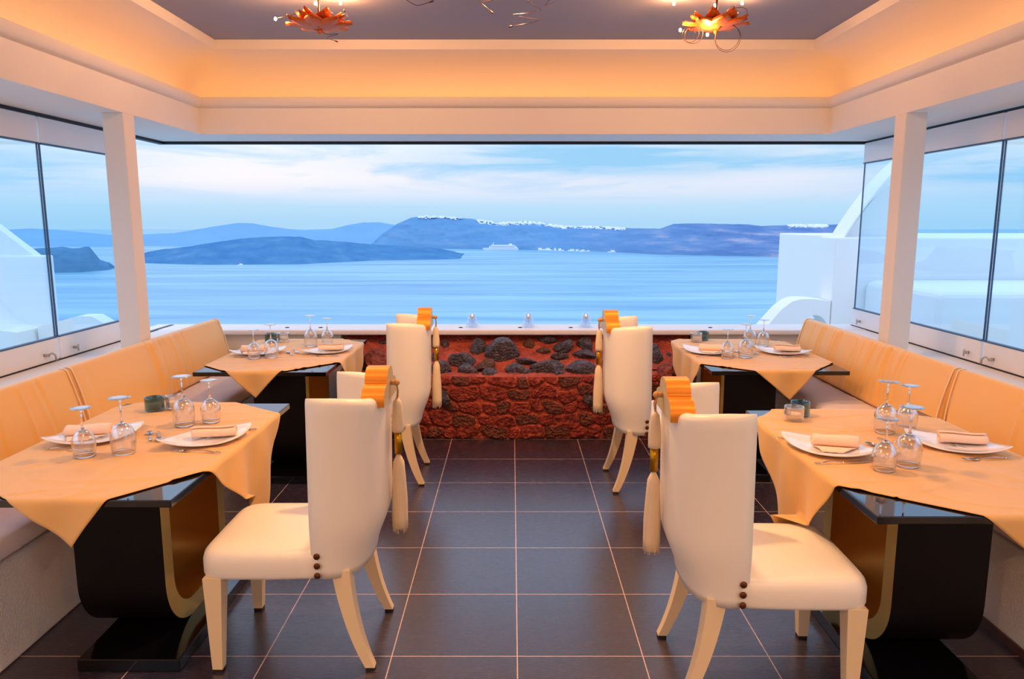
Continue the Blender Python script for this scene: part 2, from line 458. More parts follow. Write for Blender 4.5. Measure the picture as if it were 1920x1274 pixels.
# light strips lying in the trough behind the cornice
for nm, a, b, lab in (('front', (LX-.05, FY+.05), (RX+.05, FY+.05), 'glowing amber light strip behind the cornice over the sea view'),
                 ('left', (LX-.05, BY), (LX-.05, FY-.05), 'glowing amber light strip behind the left cornice'),
                 ('right', (RX+.05, BY), (RX+.05, FY-.05), 'glowing amber light strip behind the right cornice'),
                 ):
    bm = BM()
    if nm == 'front': box(bm, a[0], b[0], a[1]-.012, a[1]+.012, 2.631, 2.643)
    else: box(bm, a[0]-.012, a[0]+.012, a[1], b[1], 2.631, 2.643)
    tag(obj('light_strip', bm, 'led', None, False), lab, 'light', 'hidden light strips in the cove')

# walls under the sills, ledge, back wall
bm = BM(); box(bm, -3.18, -2.485, BY, 6.46, 0, .80, .008)
struct('wall_left', bm, 'plaster', 'low plaster wall under the left windows')
bm = BM(); box(bm, 2.505, 3.18, BY, 6.46, 0, .80, .008)
struct('wall_right', bm, 'plaster', 'low plaster wall under the right windows')
bm = BM(); box(bm, -3.18, 3.18, 6.46, 6.62, 0, .755); box(bm, -2.48, -1.47, 6.325, 6.459, 0, .755); box(bm, 1.55, 2.50, 6.325, 6.459, 0, .755)
struct('wall_front', bm, 'plaster', 'low plaster parapet facing the sea')
bm = BM(); box(bm, -3.18, 3.18, 6.27, 6.64, .757, .803, .012, 3)
struct('trim_6', bm, 'ledge_paint', 'white painted ledge topping the parapet by the sea', True, 40)
bm = BM(); box(bm, -3.2, 3.2, BY-.12, BY, 0, 2.62)
struct('wall_back', bm, 'plaster', 'plain plaster wall behind the viewer')
# pillars
for s, x0 in ((-1, -2.62), (1, 2.515)):
    bm = BM(); box(bm, x0, x0+.14 if s > 0 else x0+.14, 4.92, 5.06, .80, 2.402, .006)
    struct('wall_pillar_'+('left' if s < 0 else 'right'), bm, 'plaster', 'square plaster pillar between beam and sill on the '+('left' if s < 0 else 'right'))

# window panels: white rails above and below a frameless pane
def window_panel(n, s, y0, y1, label, knobs):
    x = 3.03*s
    root = thing('window_%d' % n, label, 'window', (x, y0, .803)); root['kind'] = 'structure'
    h = 1.573; w = y1-y0
    bm = BM(); box(bm, -.014, .014, .006, w-.006, .004, .150, .004, 2); f = obj('bottom_rail', bm, 'frame_white', root, True, auto=15)
    bm = BM(); box(bm, -.014, .014, .006, w-.006, h-.165, h-.002, .004, 2); obj('top_rail', bm, 'frame_white', root, True, auto=15)
    bm = BM(); box(bm, -.004, .004, .010, w-.010, .158, h-.172); obj('pane', bm, 'pane', root, False)
    bm = BM()
    box(bm, -.016, .016, .006, w-.006, .150, .158); box(bm, -.016, .016, .006, w-.006, h-.173, h-.165)
    box(bm, -.006, .006, .0045, .010, .158, h-.173); box(bm, -.006, .006, w-.010, w-.0075, .158, h-.173)
    obj('seal', bm, 'seal_dark', root, False)
    for k, (ky, lev) in enumerate(knobs):
        bm = BM()
        xs = -s*.014
        tube(bm, [(xs, ky, .055), (xs-s*.03, ky, .055)], .010, 10)
        if lev:
            tube(bm, [(xs-s*.028, ky, .060), (xs-s*.034, ky+.035, .066), (xs-s*.036, ky+.06, .045), (xs-s*.036, ky+.065, .012)], .006, 8)
        else:
            box(bm, min(xs-s*.026, xs-s*.034), max(xs-s*.026, xs-s*.034), ky-.006, ky+.006, .03, .078, .002, 1)
        obj('latch', bm, 'steel', root, True)
    return root
window_panel(1, -1, 4.90, 5.86, 'left glass panel whose far end hides behind the pillar', [(.16, 0)])
window_panel(2, -1, 3.93, 4.89, 'left glass panel cut by the edge of the photo', [(.80, 1)])
window_panel(3, 1, 5.80, 6.56, 'right glass panel at the corner nearest the sea', [(.60, 0)])
window_panel(4, 1, 4.72, 5.70, 'right glass panel between the pillar and the next joint', [(.92, 1), (.13, 0)])
window_panel(5, 1, 3.74, 4.71, 'right glass panel cut by the edge of the photo', [(.85, 1)])
for s in (-1, 1):
    bm = BM(); x = 3.03*s; box(bm, x-.018, x+.018, BY+.02, 6.58, .800, .806)
    struct('trim_%d' % (7 if s < 0 else 8), bm, 'track_dark', 'dark floor rail under the %s glass panels' % ('left' if s < 0 else 'right'))

# ------------------------------------------------------------------ benches with cushions
def wrinkle(y, z, folds):
    d = 0
    for (fy, amp, wd, slant) in folds:
        t = (y - fy - slant*(z-.75))/wd
        d += amp*math.exp(-t*t)
    return d
def back_cushion(s, y0, y1, label, folds, lean=0.0):
    root = thing('back_cushion', label, 'cushion', (0, 0, 0), 0, 'gold back cushions along the %s bench' % ('left' if s < 0 else 'right'))
    bm = BM(); n = int((y1-y0)/.012)
    fx0, fx1 = 2.315, 2.405     # face at seat, face at top
    rows = []
    prof = []
    m = 14
    for i in range(m+1):        # front face upwards
        t = i/m; prof.append((fx0+(fx1-fx0)*t - .012*math.sin(PI*t), .556+(.905-.556)*t, 1))
    for i in range(1, 7):       # rounded top
        a = PI*i/6; cx = fx1+.035
        prof.append((cx-.035*math.cos(a), .905+.022*math.sin(a), .3))
    for i in range(1, 5): prof.append((2.475, .905-(.905-.54)*i/4, 0))
    prof.append((2.40, .538, 0)); prof.append((2.33, .538, 0))
    for k in range(n+1):
        y = y0+(y1-y0)*k/n
        e = min(k, n-k)/n*(y1-y0)
        puff = 1-math.exp(-(e/.025)**1.2) if e < .2 else 1
        row = []
        for (x, z, w) in prof:
            cxx, czz = 2.40, .73
            xx = cxx+(x-cxx)*(.72+.28*puff); zz = czz+(z-czz)*(.955+.045*puff)
            xx -= w*(wrinkle(y, z, folds) + .0025*noise.noise(Vector((y*5, z*7, s*3))))
            # each cushion end leans a little
            row.append(Vector((s*xx, y+lean*(z-.55), zz)))
        rows.append(row)
    grid(bm, rows, close_u=True, cap=True)
    obj('cover', bm, 'cushion_gold', root)
    for e in (0, 1):
        yy = y0+.012 if e == 0 else y1-.012
        pts = [(s*(2.40+(x-2.40)*.93-.004), yy+lean*(z-.55), .73+(z-.73)*.99+.002) for (x, z, w) in prof[:m+5]]
        bm = BM(); tube(bm, pts, .0045, 8); obj('piping', bm, 'piping_cream', root)
    return root

def seeded_folds(y0, y1, n, amp, seed, centers=None):
    r = random.Random(seed); out = []
    for i in range(n):
        y = r.uniform(y0, y1)
        out.append((y, amp*r.uniform(.4, 1.0)*r.choice((1, 1, -1)), r.uniform(.008, .022), r.uniform(-.12, .12)))
    return out
for s in (-1, 1):
    side = 'left' if s < 0 else 'right'
    fx = 1.955 if s < 0 else 2.03
    root = thing('bench', 'white plaster built-in bench along the %s windows' % side, 'bench', (0, 0, 0))
    bm = BM()
    x0, x1 = sorted((s*fx, s*2.48))
    if s > 0: x0, x1 = 2.03, 2.50
    box(bm, x0, x1, .8, 6.24, 0, .415, .012, 2)
    obj('base', bm, 'plaster_rough', root, True, auto=15)
    ys = [.85, 2.42, 4.28, 6.20] if s < 0 else [.85, 2.30, 4.10, 6.20]
    for k in range(3):
        bm = BM(); xa = fx-.02
        # soft seat pad: superellipse cross-section run along the wall
        rows = []
        ya, yb = ys[k]+.004, ys[k+1]-.004
        nn = int((yb-ya)/.03)
        for i in range(nn+1):
            y = ya+(yb-ya)*i/nn
            e = min(i, nn-i)/nn*(yb-ya); q = 1-.5*math.exp(-(e/.02)**1.1)
            row = []
            for j in range(28):
                a = 2*PI*j/28
                cx, cz = (xa+2.44)/2, .474
                hx, hz = (2.44-xa)/2, .054
                ca, sa = math.cos(a), math.sin(a)
                x = cx+hx*math.copysign(abs(ca)**.28, ca); z = cz+hz*math.copysign(abs(sa)**.5, sa)*(.55+.45*q)
                if sa > .3: z += .004*noise.noise(Vector((y*3, x*9, 2)))
                row.append(Vector((s*x, y, z)))
            rows.append(row)
        grid(bm, rows, close_u=True, cap=True)
        where = ('farther from the sea, mostly out of view', 'beside the near table', 'beside the far table')[k]
        tag(obj('seat_cushion', bm, 'seat_fabric', None, True, auto=60), 'pale pinkish seat cushion, %s bench, %s' % (side, where), 'cushion', 'pale seat cushions on the %s bench' % side)
back_cushion(-1, 3.98, 6.06, 'long gold cushion against the left windows, pleated in its middle, near the parapet', seeded_folds(4.75, 5.35, 12, .010, 3)+[(4.12, -.004, .03, 0), (5.05, -.008, .012, .02)])
back_cushion(-1, 2.10, 3.96, 'gold cushion on the left bench with vertical folds, cut by the photo edge', seeded_folds(2.6, 3.75, 16, .012, 5))
back_cushion(1, 3.96, 6.06, 'long gold pleated cushion against the right windows, near the parapet', seeded_folds(4.45, 5.85, 30, .012, 8), lean=.02)
back_cushion(1, 2.10, 3.90, 'gold cushion on the right bench leaning at its piped end, cut by the photo edge', seeded_folds(2.3, 3.4, 12, .012, 9), lean=.14)
bm = BM(); box(bm, 2.018, 2.0285, .8, 5.9, 0, .035); struct('baseboard_right', bm, 'skirting_tile', 'thin dark tile skirting at the foot of the right bench')

# ------------------------------------------------------------------ stone planter under the ledge
def planter():
    root = thing('stone_planter', 'red volcanic stone planter bulging out below the white ledge', 'planter', (0, 6.1, 0))
    def front(x):   # curved outline of the foot
        t = (x-.04)/1.42
        return 5.745 + .14*abs(t)**2.0 + .35*max(0, abs(t)-.86)**1.2/ .14**.2
    rng = random.Random(4)
    # real stones: warped brick cells
    cells = []
    for r in range(5):
        y = .055+r*.105; x = -1.42+rng.uniform(0, .1)
        while x < 1.5:
            w = rng.uniform(.10, .22); cells.append((x+w/2, y+rng.uniform(-.012, .012), w, .105)); x += w
    bm = BM(); rows = []
    nx, nz = 330, 66; owner = {}
    for j in range(nz+1):
        z = .505*j/nz
        row = []
        for i in range(nx+1):
            x = -1.40+2.90*i/nx
            y = front(x)
            # nearest cell: rounded bump with a mortar groove
            wx = x+.055*noise.noise(Vector((x*7, z*7, 0))); wz = z+.045*noise.noise(Vector((x*6, z*6, 5)))
            best = 0; who = 0
            for q, (cx, cz, w, h) in enumerate(cells):
                if abs(wx-cx) > w or abs(wz-cz) > h: continue
                a = abs(wx-cx)/(w/2); b = abs(wz-cz)/(h/2)
                v = 1-(a**4+b**4)
                if v > best: best = v; who = q
            owner[(j, i)] = 0 if best < .30 else 1+(who*7) % 3
            d = .034*min(1, best*1.8) + .007*noise.fractal(Vector((x*16, z*16, 1)), .9, 2.0, 4)
            top = 1-max(0, (z-.45)/.055)**2*.6
            row.append(Vector((x, y-d*top+.012 - 6.1, z)))
        rows.append(row)
    # rim rolls over to the bed
    for k in range(1, 6):
        a = k/5
        rows.append([Vector((v.x, v.y+.03*k+.01*noise.noise(Vector((v.x*12, k, 3))), .505+.012*math.sin(a*PI)+.008*noise.noise(Vector((v.x*14, k, 9))))) for v in rows[nz]])
    VV = grid(bm, rows)
    for j in range(nz):
        for i in range(nx):
            for f in VV[j][i].link_faces:
                f.material_index = owner.get((j, i), 0)
    obj('stone_front', bm, ['red_mortar', 'cell_stone', 'red_stone', 'cell_stone_brown'], root)
    # sloping bed of red mortar
    bm = BM(); rows = []
    for j in range(40):
        t = j/39
        row = []
        for i in range(160):
            x = -1.42+2.94*i/159
            y0 = front(x)+.12
            y = y0+(6.440-y0)*t
            z = .498+(.745-.498)*(max(0, (y-5.87))/.585)**1.1 + .012*noise.fractal(Vector((x*8, y*8, 2)), 1, 2, 4)
            e = max(0, abs((x-.05)/1.42)-.90)/.1
            z += .02*e
            row.append(Vector((x, y-6.1, z)))
        rows.append(row)
    grid(bm, rows)
    obj('mortar_bed', bm, 'red_mortar', root)
    # end cheeks
    for sx in (-1, 1):
        bm = BM(); rows = []
        xe = -1.43 if sx < 0 else 1.50
        for j in range(24):
            t = j/23; ys = [front(xe)+(6.445-front(xe))*i/15 for i in range(16)]
            rows.append([Vector((xe+sx*(.03*noise.fractal(Vector((y*7, t*7, sx)), 1, 2, 3)-.02*t), y-6.1, t*(.50+(.215*max(0, (y-6.10)/.35)**1.2)))) for y in ys])
        grid(bm, rows); obj('end_stone', bm, 'boulder_red', root)
    bm = BM(); rows = []
    for j in range(8):
        rows.append([Vector((-1.44+2.95*i/119, 6.440-6.1-.010*noise.fractal(Vector((i*.3, j*.7, 3)), 1, 2, 3), .66+.095*j/7)) for i in range(120)])
    grid(bm, rows); obj('upper_course', bm, 'red_mortar', root)
    return root
planter()
ROCKS = [(-0.67,6.29,0.65,0.09,0.099),(-0.57,6.28,0.65,0.072,0.09),(-0.29,6.23,0.63,0.125,0.134),(-0.07,6.14,0.6,0.255,0.193),(-0.64,6.09,0.59,0.052,0.079),(-0.41,6.04,0.57,0.182,0.112),(-0.21,5.96,0.54,0.171,0.085),(-0.59,5.87,0.51,0.16,0.134),(-0.36,5.88,0.51,0.126,0.118),(-0.19,5.84,0.5,0.12,0.084),(0.06,5.89,0.51,0.186,0.11),(0.11,6.04,0.57,0.147,0.052),(0.14,6.29,0.65,0.09,0.099),(0.3,6.36,0.68,0.146,0.064),(0.44,6.23,0.64,0.152,0.125),(0.27,6.21,0.62,0.107,0.053),(0.40,6.11,0.59,0.14,0.052),(0.63,6.27,0.65,0.144,0.108),(0.61,6.14,0.6,0.176,0.07),(0.29,5.93,0.53,0.229,0.11),(0.54,5.9,0.52,0.211,0.127),(0.18,5.81,0.48,0.065,0.05),(0.38,5.82,0.5,0.084,0.05),(0.67,5.85,0.51,0.05,0.025),(0.76,6.01,0.56,0.034,0.052),(1.2,6.1,0.59,0.096,0.157),(1.31,6.15,0.6,0.044,0.035),(-1.1,6.34,0.67,0.1,0.045),(-1.12,5.97,0.54,0.17,0.2),(-0.27,5.82,0.5,0.033,0.029),(1.24,5.87,0.48,0.17,0.15)]
ROCK_TXT = {0: 'dark lava rock under the ledge, beside the left rear chair back', 1: 'small dark lava rock right of the left rear chair tassel', 2: 'dark rough rock touching the left side of the biggest boulder',
 3: 'biggest black boulder in the middle of the planter', 4: 'small dark rock beside the left rear chair tassel', 5: 'grey rock with a curved top left of centre in the planter', 6: 'flat mottled rock just below the rock beside the biggest boulder',
 7: 'large grey rock against the tassel of the left rear chair', 8: 'bluish jagged rock near the planter front, left of centre', 9: 'flat grey slab at the planter rim left of centre', 10: 'dark rough rock below the biggest boulder',
 11: 'thin dark rock right under the biggest boulder', 12: 'small brown square rock right of the biggest boulder', 13: 'flat black rock high under the ledge, right of centre', 14: 'pointed brown black rock under the ledge, right of centre',
 15: 'small flat brown rock below the flat black rock', 16: 'thin slanting grey sliver right of centre', 17: 'dark cube-like rock under the ledge, left of the right rear chair', 18: 'dark slanting rock between the cube-like rock and the big rounded rock',
 19: 'long smooth slate grey slab, largest right of centre', 20: 'big rounded brown grey rock near the right rear chair tassel', 21: 'small dark pointed rock at the rim in the middle', 22: 'small glossy rock at the rim below the slate grey slab',
 23: 'tiny flat rock at the rim beside the right rear chair tassel', 24: 'small dark rock behind the right rear chair tassel', 25: 'tall dark rock right of the right rear chair back', 26: 'tiny grey pebble at the right end of the planter',
 27: 'flat dark rock under the ledge, left of the left rear chair', 28: 'purple red boulder at the left end of the planter', 29: 'tiny black pebble on the rim left of the middle', 30: 'red boulder at the right end of the planter beside the tablecloth'}
def rock(i, x, y, z, w, h, m):
    rng = random.Random(100+i)
    bm = BM(); bmesh.ops.create_icosphere(bm, subdivisions=3, radius=1)
    dirs = [Vector((rng.uniform(-1, 1), rng.uniform(-1, 1), rng.uniform(-1, 1))).normalized() for _ in range(11)]
    cut = [rng.uniform(.55, .85) for _ in dirs]
    for v in bm.verts:
        p = v.co.copy()
        for d, c in zip(dirs, cut):
            k = p.dot(d)
            if k > c: p -= d*(k-c)*.92
        p *= 1+.05*noise.fractal(p*2.6+Vector((i*7, 0, 0)), 1, 2, 4)
        v.co = Vector((p.x*w*.66, p.y*w*.52, p.z*h*.72))
    o = obj('lava_rock', bm, m, None, True, (x, y, z+h*.12), auto=16)
    o.rotation_euler = (-.35, rng.uniform(-.15, .15), rng.uniform(-.4, .4))
    return o
for i, (x, y, z, w, h) in enumerate(ROCKS):
    m = 'brown_rock' if i in (12, 15, 6) else 'boulder_red' if i in (28, 30) else 'lava_rock'
    tag(rock(i, x, y, z, w, h, m), ROCK_TXT[i], 'rock', 'rocks set in the planter')
for i, (x, z, w, lab) in enumerate(((-.53, .335, .09, 'round dark stone set in the planter front on the left'), (.60, .33, .065, 'small dark stone set in the planter front on the right'))):
    tag(rock(50+i, x, 5.735, z-.01, w, w, 'lava_rock'), lab, 'rock', 'dark stones in the planter front')

# ------------------------------------------------------------------ tables
def make_table(name, label, x0, x1, y0, y1, ub, side):
    """ub = y of the front face of the U base; side -1 left of the aisle, +1 right"""
    cx, cy = (x0+x1)/2, (y0+y1)/2
    root = thing(name, label, 'table', (cx, cy, 0), 0, 'black and gold dining tables')
    bm = BM(); box(bm, x0-cx, x1-cx, y0-cy, y1-cy, .722, .750, .003, 2)
    bm.normal_update()
    for f in bm.faces: f.material_index = 0 if f.normal.z > .9 and f.calc_area() > .5 or f.normal.z < -.9 and f.calc_area() > .5 else 1
    obj('tabletop', bm, ['lacquer_black', 'lacquer_plate'], root, True, auto=15)
    # U of two upright slabs joined by a curved foot; outside black, inside and edges gold
    bx = -1.545-cx if side < 0 else 1.595-cx
    hw = .175
    def path(inset):
        d = .62; r = .24
        pts = [(inset, .722)]
        for k in range(13):
            a = PI + (PI/2)*k/12
            pts.append((r+(r-inset)*math.cos(a), .05+r+(r-inset)*math.sin(a)))
        for k in range(13):
            a = 1.5*PI + (PI/2)*k/12
            pts.append((d-r+(r-inset)*math.cos(a), .05+r+(r-inset)*math.sin(a)))
        pts.append((d-inset, .722))
        return pts
    po, pi = path(0), path(.075)
    oy = ub-cy
    def strip(pts, xa, xb):
        bm = BM(); grid(bm, [[Vector((xa, oy+u, z)) for u, z in pts], [Vector((xb, oy+u, z)) for u, z in pts]]); return bm
    leg = obj('pedestal', strip(po, bx-hw, bx+hw), 'panel_black', root, True, auto=15)
    obj('gold_lining', strip(pi, bx-hw+.001, bx+hw-.001), 'gold_inner', leg, True, auto=15)
    for xa in (bx-hw, bx+hw):
        bm = BM(); grid(bm, [[Vector((xa, oy+u, z)) for u, z in po], [Vector((xa, oy+u, z)) for u, z in pi]])
        obj('gold_edge', bm, 'gold_edge', leg, False)
    bm = BM(); box(bm, bx+(-.125 if side < 0 else -.27), bx+(.27 if side < 0 else .125), oy-.13, oy+.66, 0, .052, .004, 2); obj('base_plate', bm, 'lacquer_plate', root, True, auto=15)
    return root
TABLES = {
 'FL': dict(r=(-2.06, -1.19, 2.48, 3.885), ub=2.76, side=-1, cc=(-1.665, 3.215), ang=math.atan2(.8, .6)),
 'RL': dict(r=(-2.065, -1.20, 4.72, 6.08), ub=4.84, side=-1, cc=(-1.69, 5.46), ang=math.radians(47)),
 'FR': dict(r=(1.205, 2.095, 2.335, 3.737), ub=2.60, side=1, cc=(1.655, 3.08), ang=math.atan2(.63, -.78)),
 'RR': dict(r=(1.30, 2.20, 4.755, 6.06), ub=4.88, side=1, cc=(1.73, 5.47), ang=math.radians(140)),
}
TXT = {'FL': 'near left table', 'RL': 'far left table', 'FR': 'near right table', 'RR': 'far right table'}
TLAB = {'FL': 'black glossy table nearest the viewer on the left, on a gold lined U base',
        'RL': 'black glossy table on the left by the parapet, on a gold lined U base',
        'FR': 'black glossy table nearest the viewer on the right, on a gold lined U base',
        'RR': 'black glossy table on the right by the parapet, on a gold lined U base'}
def make_cloth(key):
    T = TABLES[key]; x0, x1, y0, y1 = T['r']; cx, cy = T['cc']; a = T['ang']; side = T['side']
    u = Vector((math.cos(a), math.sin(a))); v = Vector((-math.sin(a), math.cos(a)))
    S = 1.30; n = 130
    bm = BM(); rows = []
    sd = {'FL': 1, 'RL': 2, 'FR': 3, 'RR': 4}[key]
    for i in range(n+1):
        row = []
        for j in range(n+1):
            p = Vector((cx, cy)) + u*(S*(i/n-.5)) + v*(S*(j/n-.5))
            x, y = p
            z = .7535
            nz = .5+.5*noise.noise(Vector((x*5+sd*11, y*5, 0)))
            ridge = abs(noise.noise(Vector((x*3.2+sd*5, y*3.2+x*1.4, 4))))
            fold = noise.noise(Vector((x*1.5+sd*3.7, y*5.5-x*1.2, 7)))
            z += .0022*nz + .0050*max(0, 1-abs(fold)/.07) + .0040*max(0, 1-ridge/.06)
            dl, dr, df, db = x0-x, x-x1, y0-y, y-y1
            d = max(dl, dr, df, db)
            if d > 0:
                r = .014
                if d < r*1.57: off = r*math.sin(d/r); drop = r*(1-math.cos(d/r))
                else: off = r; drop = r+(d-r*1.57)
                if df == d or db == d:
                    sgn = -1 if df == d else 1; base = y0 if df == d else y1
                    wob = .012*math.sin(x*26+sd*2)*min(1, drop/.1)
                    y = base+sgn*(off+.10*drop+wob)
                    z = .7555-drop
                else:
                    sgn = -1 if dl == d else 1; base = x0 if dl == d else x1
                    wob = .016*math.sin(y*20+sd*3)*min(1, drop/.12)
                    if sgn == side:      # bench side: slips down between bench and table
                        t = min(1, drop/.10); hang = drop*.62
                        inw = abs(base) - (1.905 if side < 0 else 1.975)
                        z = .7555-min(hang, .5)
                        y += wob
                        x = base+sgn*off - sgn*(inw+off)*t*t
                    else:
                        x = base+sgn*(off+wob*.8+.004)
                        z = .7555-drop
                        # where a chair seat reaches under the edge the hem comes to rest on it
                        cy_ = {'FL': 2.875, 'FR': 2.655, 'RL': 4.90, 'RR': 4.775}[key]
                        k = max(0, min(1, (.285+.035-abs(y-cy_))/.05))
                        if z < .516 and k > 0:
                            e = .516-z
                            z = z+e*k; x += sgn*(e*.9+.004)*k
            row.append(Vector((x, y, z)))
        rows.append(row)
    grid(bm, rows)
    o = obj('tablecloth', bm, 'cloth_gold')
    m = o.modifiers.new('thickness', 'SOLIDIFY'); m.thickness = .0016; m.offset = 1
    tag(o, {'FL': 'gold square cloth laid cornerwise over the near table on the left', 'RL': 'gold square cloth laid cornerwise over the far table on the left',
            'FR': 'gold square cloth laid cornerwise over the near table on the right', 'RR': 'gold square cloth laid cornerwise over the far table on the right'}[key], 'tablecloth', 'gold tablecloths')
for k, T in TABLES.items():
    make_table('dining_table', TLAB[k], *T['r'], T['ub'], T['side'])
    make_cloth(k)

# ------------------------------------------------------------------ chairs
def chair_shell_path(n=56):
    pts = []
    for i in range(n+1):
        a = -PI/2 + PI*i/n
        ca, sa = math.cos(a), math.sin(a)
        x = .100+.260*abs(ca)**.62; y = .275*math.copysign(abs(sa)**.80, sa)
        pts.append(Vector((x, y)))
    return pts
def make_chair(label):
    root = thing('dining_chair', label, 'chair', (0, 0, 0), 0, 'cream leather dining chairs with tassels')
    # curved back shell
    path = chair_shell_path()
    th = .055
    # normals
    nr = []
    for i, p in enumerate(path):
        t = (path[min(i+1, len(path)-1)]-path[max(i-1, 0)]).normalized()
        nr.append(Vector((t.y, -t.x)))
    zt = lambda i: 1.075 - .030*math.cos((i/len(path)-.5)*PI)**2
    rows = []
    m = 22
    for i, (p, nn) in enumerate(zip(path, nr)):
        edge = min(i, len(path)-1-i)
        squash = 1 if edge > 2 else (.45, .75, .92)[edge]
        row = []
        top = zt(i)
        def pt(off, z):
            k = min(1, max(0, (z-.37)/.25)); k = k*k*(3-2*k)
            sc = .74+.26*k                       # the shell tucks in towards the seat
            q = p - nn*off
            xx = .100+(q.x-.100)*sc; yy = q.y*(.93+.07*k)
            xx += .012*max(0, (z-.6))            # slight rake
            return Vector((xx, yy, z))
        for j in range(m+1):
            row.append(pt(0 + (1-squash)*th*.5, .385+(top-.018-.385)*j/m))
        for j in range(1, 6):
            a = PI*j/6
            row.append(pt(th/2-(th/2*squash)*math.cos(a), top-.018+.022*math.sin(a)))
        for j in range(m+1):
            row.append(pt(th-(1-squash)*th*.5, top-.018-(top-.018-.385)*j/m))
        rows.append(row)
    bm = BM(); grid(bm, rows, close_u=True, cap=True)
    back = obj('backrest', bm, 'leather', root)
    # studs, three per side
    for sy in (-1, 1):
        for zz in (.402, .440, .478):
            bm = BM(); sphere(bm, (.124, sy*(.2745-.012), zz), .0125, 1, .6, 1, 12)
            obj('stud', bm, 'stud_bronze', back)
    # seat
    bm = BM(); rows = []
    lay = [(.383, .014), (.388, .004), (.40, 0), (.452, 0), (.474, .006), (.489, .020), (.498, .045), (.504, .09), (.508, .15), (.510, .20)]
    for z, ins in lay:
        row = []
        for k in range(64):
            a = 2*PI*k/64
            ca, sa = math.cos(a), math.sin(a)
            hx = .285-ins; hy = .268-ins
            x = -.045+hx*math.copysign(abs(ca)**.30, ca); y = hy*math.copysign(abs(sa)**.30, sa)
            if x > 0: y *= 1-.20*(x/.24)**2
            row.append(Vector((x, y, z)))
        rows.append(row)
    grid(bm, rows, close_u=True, cap=True)
    obj('seat', bm, 'leather', root)
    # legs
    def leg(pts, w0, w1):
        bm = BM(); rows = []
        for i, (x, y, z) in enumerate(pts):
            t = i/(len(pts)-1); w = w0+(w1-w0)*t
            rows.append([Vector((x+a*w, y+b*w, z)) for a, b in ((-.5, -.5), (.5, -.5), (.5, .5), (-.5, .5))])
        grid(bm, rows, close_u=True, cap=True)
        bmesh.ops.bevel(bm, geom=[e for e in bm.edges if len(e.link_faces) == 2 and e.calc_face_angle(0) > .5], offset=.004, segments=2, affect='EDGES')
        return bm
    for sy in (-1, 1):
        l = obj('leg', leg([(-.272, sy*.228, .39), (-.278, sy*.230, .012)], .070, .038), 'leg_lacquer', root, True, auto=15)
        bm = BM(); box(bm, -.278-.018, -.278+.018, sy*.230-.018, sy*.230+.018, 0, .012); obj('foot_pad', bm, 'rubber', l, False)
        pts = []
        for i in range(11):
            t = i/10; z = .41*(1-t)+.012*t
            pts.append((.205+.10*t**2.3 + .012*math.sin(PI*t), sy*(.205+.015*t), z))
        l = obj('leg', leg(pts, .068, .036), 'leg_lacquer', root, True, auto=15)
        bm = BM(); box(bm, .305-.017, .305+.017, sy*.220-.017, sy*.220+.017, 0, .012); obj('foot_pad', bm, 'rubber', l, False)
    # crest on the top of the back
    prof = [(-.150, 1.020), (-.152, 1.040)]
    for k in range(9):
        a = PI/2*k/8; prof.append((-.152+.080*(1-math.cos(a)), 1.042+.054*math.sin(a)))
    prof.append((-.072, 1.100))
    for k in range(9):
        a = PI/2*k/8; prof.append((-.070+.060*(1-math.cos(a)), 1.102+.048*math.sin(a)))
    full = prof+[(-y, z) for y, z in reversed(prof)]
    bm = BM(); prism(bm, full, .285, .372, 'x', 0)
    bm.faces.ensure_lookup_table()
    for f in bm.faces: f.material_index = 1 if len(f.verts) > 4 else 0
    crest = obj('crest', bm, ['crest_gold', 'crest_pale'], root, True, auto=35)
    bm = BM(); tube(bm, [(.375, 0, 1.085), (.392, 0, 1.085)], .010, 10); sphere(bm, (.397, 0, 1.085), .013)
    obj('knob', bm, 'cord', crest)
    # tassel
    bm = BM(); tube(bm, [(.395, .005, 1.085), (.400, .010, 1.05), (.398, -.006, 1.02)], .004, 6); tube(bm, [(.397, -.006, 1.085), (.402, -.010, 1.05), (.398, .004, 1.02)], .004, 6)
    cord = obj('cord', bm, 'cord', root)
    tz = thing('tassel', None, None); tz.parent = root
    def skirt(bm, r0, r1, z1, z0, ruffle):
        rows = []; n = 40
        pr = []
        for k in range(9):
            t = k/8
            r = r0+(r1-r0)*min(1, t*1.6)**.7
            if k == 0: r = .004
            pr.append((r, z1+(z0-z1)*t))
        for r, z in pr:
            rows.append([Vector((.398+r*(1+ruffle*(1 if i % 2 else -1))*math.cos(2*PI*i/n), r*(1+ruffle*(1 if i % 2 else -1))*math.sin(2*PI*i/n), z)) for i in range(n)])
        grid(bm, rows, close_u=True, cap=True)
    bm = BM(); skirt(bm, .012, .022, 1.025, .885, .06); a = obj('upper_tuft', bm, 'fringe', root)
    bm = BM(); tube(bm, [(.398, 0, .888), (.398, 0, .795)], .015, 16); b = obj('band', bm, 'band_gold', root)
    bm = BM(); skirt(bm, .016, .030, .800, .487, .07)
    rr = random.Random(2)
    for k in range(26):
        a_ = 2*PI*k/26; r = .027
        tube(bm, [(.398+r*math.cos(a_), r*math.sin(a_), .50), (.398+(r+rr.uniform(-.003, .004))*math.cos(a_), (r+rr.uniform(-.003, .004))*math.sin(a_), .487-rr.uniform(.005, .022))], .0016, 4)
    obj('fringe', bm, 'fringe', root)
    bpy.data.objects.remove(tz)
    return root
CHAIRS = [('cream chair with curved back and tassel nearest the viewer on the left', -.852, 2.875, 0.0),
          ('cream chair with curved back and tassel on the left, farther away by the planter', -.905, 4.90, 0.03),
          ('cream chair with curved back and tassel nearest the viewer on the right', .925, 2.655, PI-.02),
          ('cream chair with curved back and tassel on the right, farther away by the planter', .962, 4.775, PI+.02)]
proto = make_chair(CHAIRS[0][0])
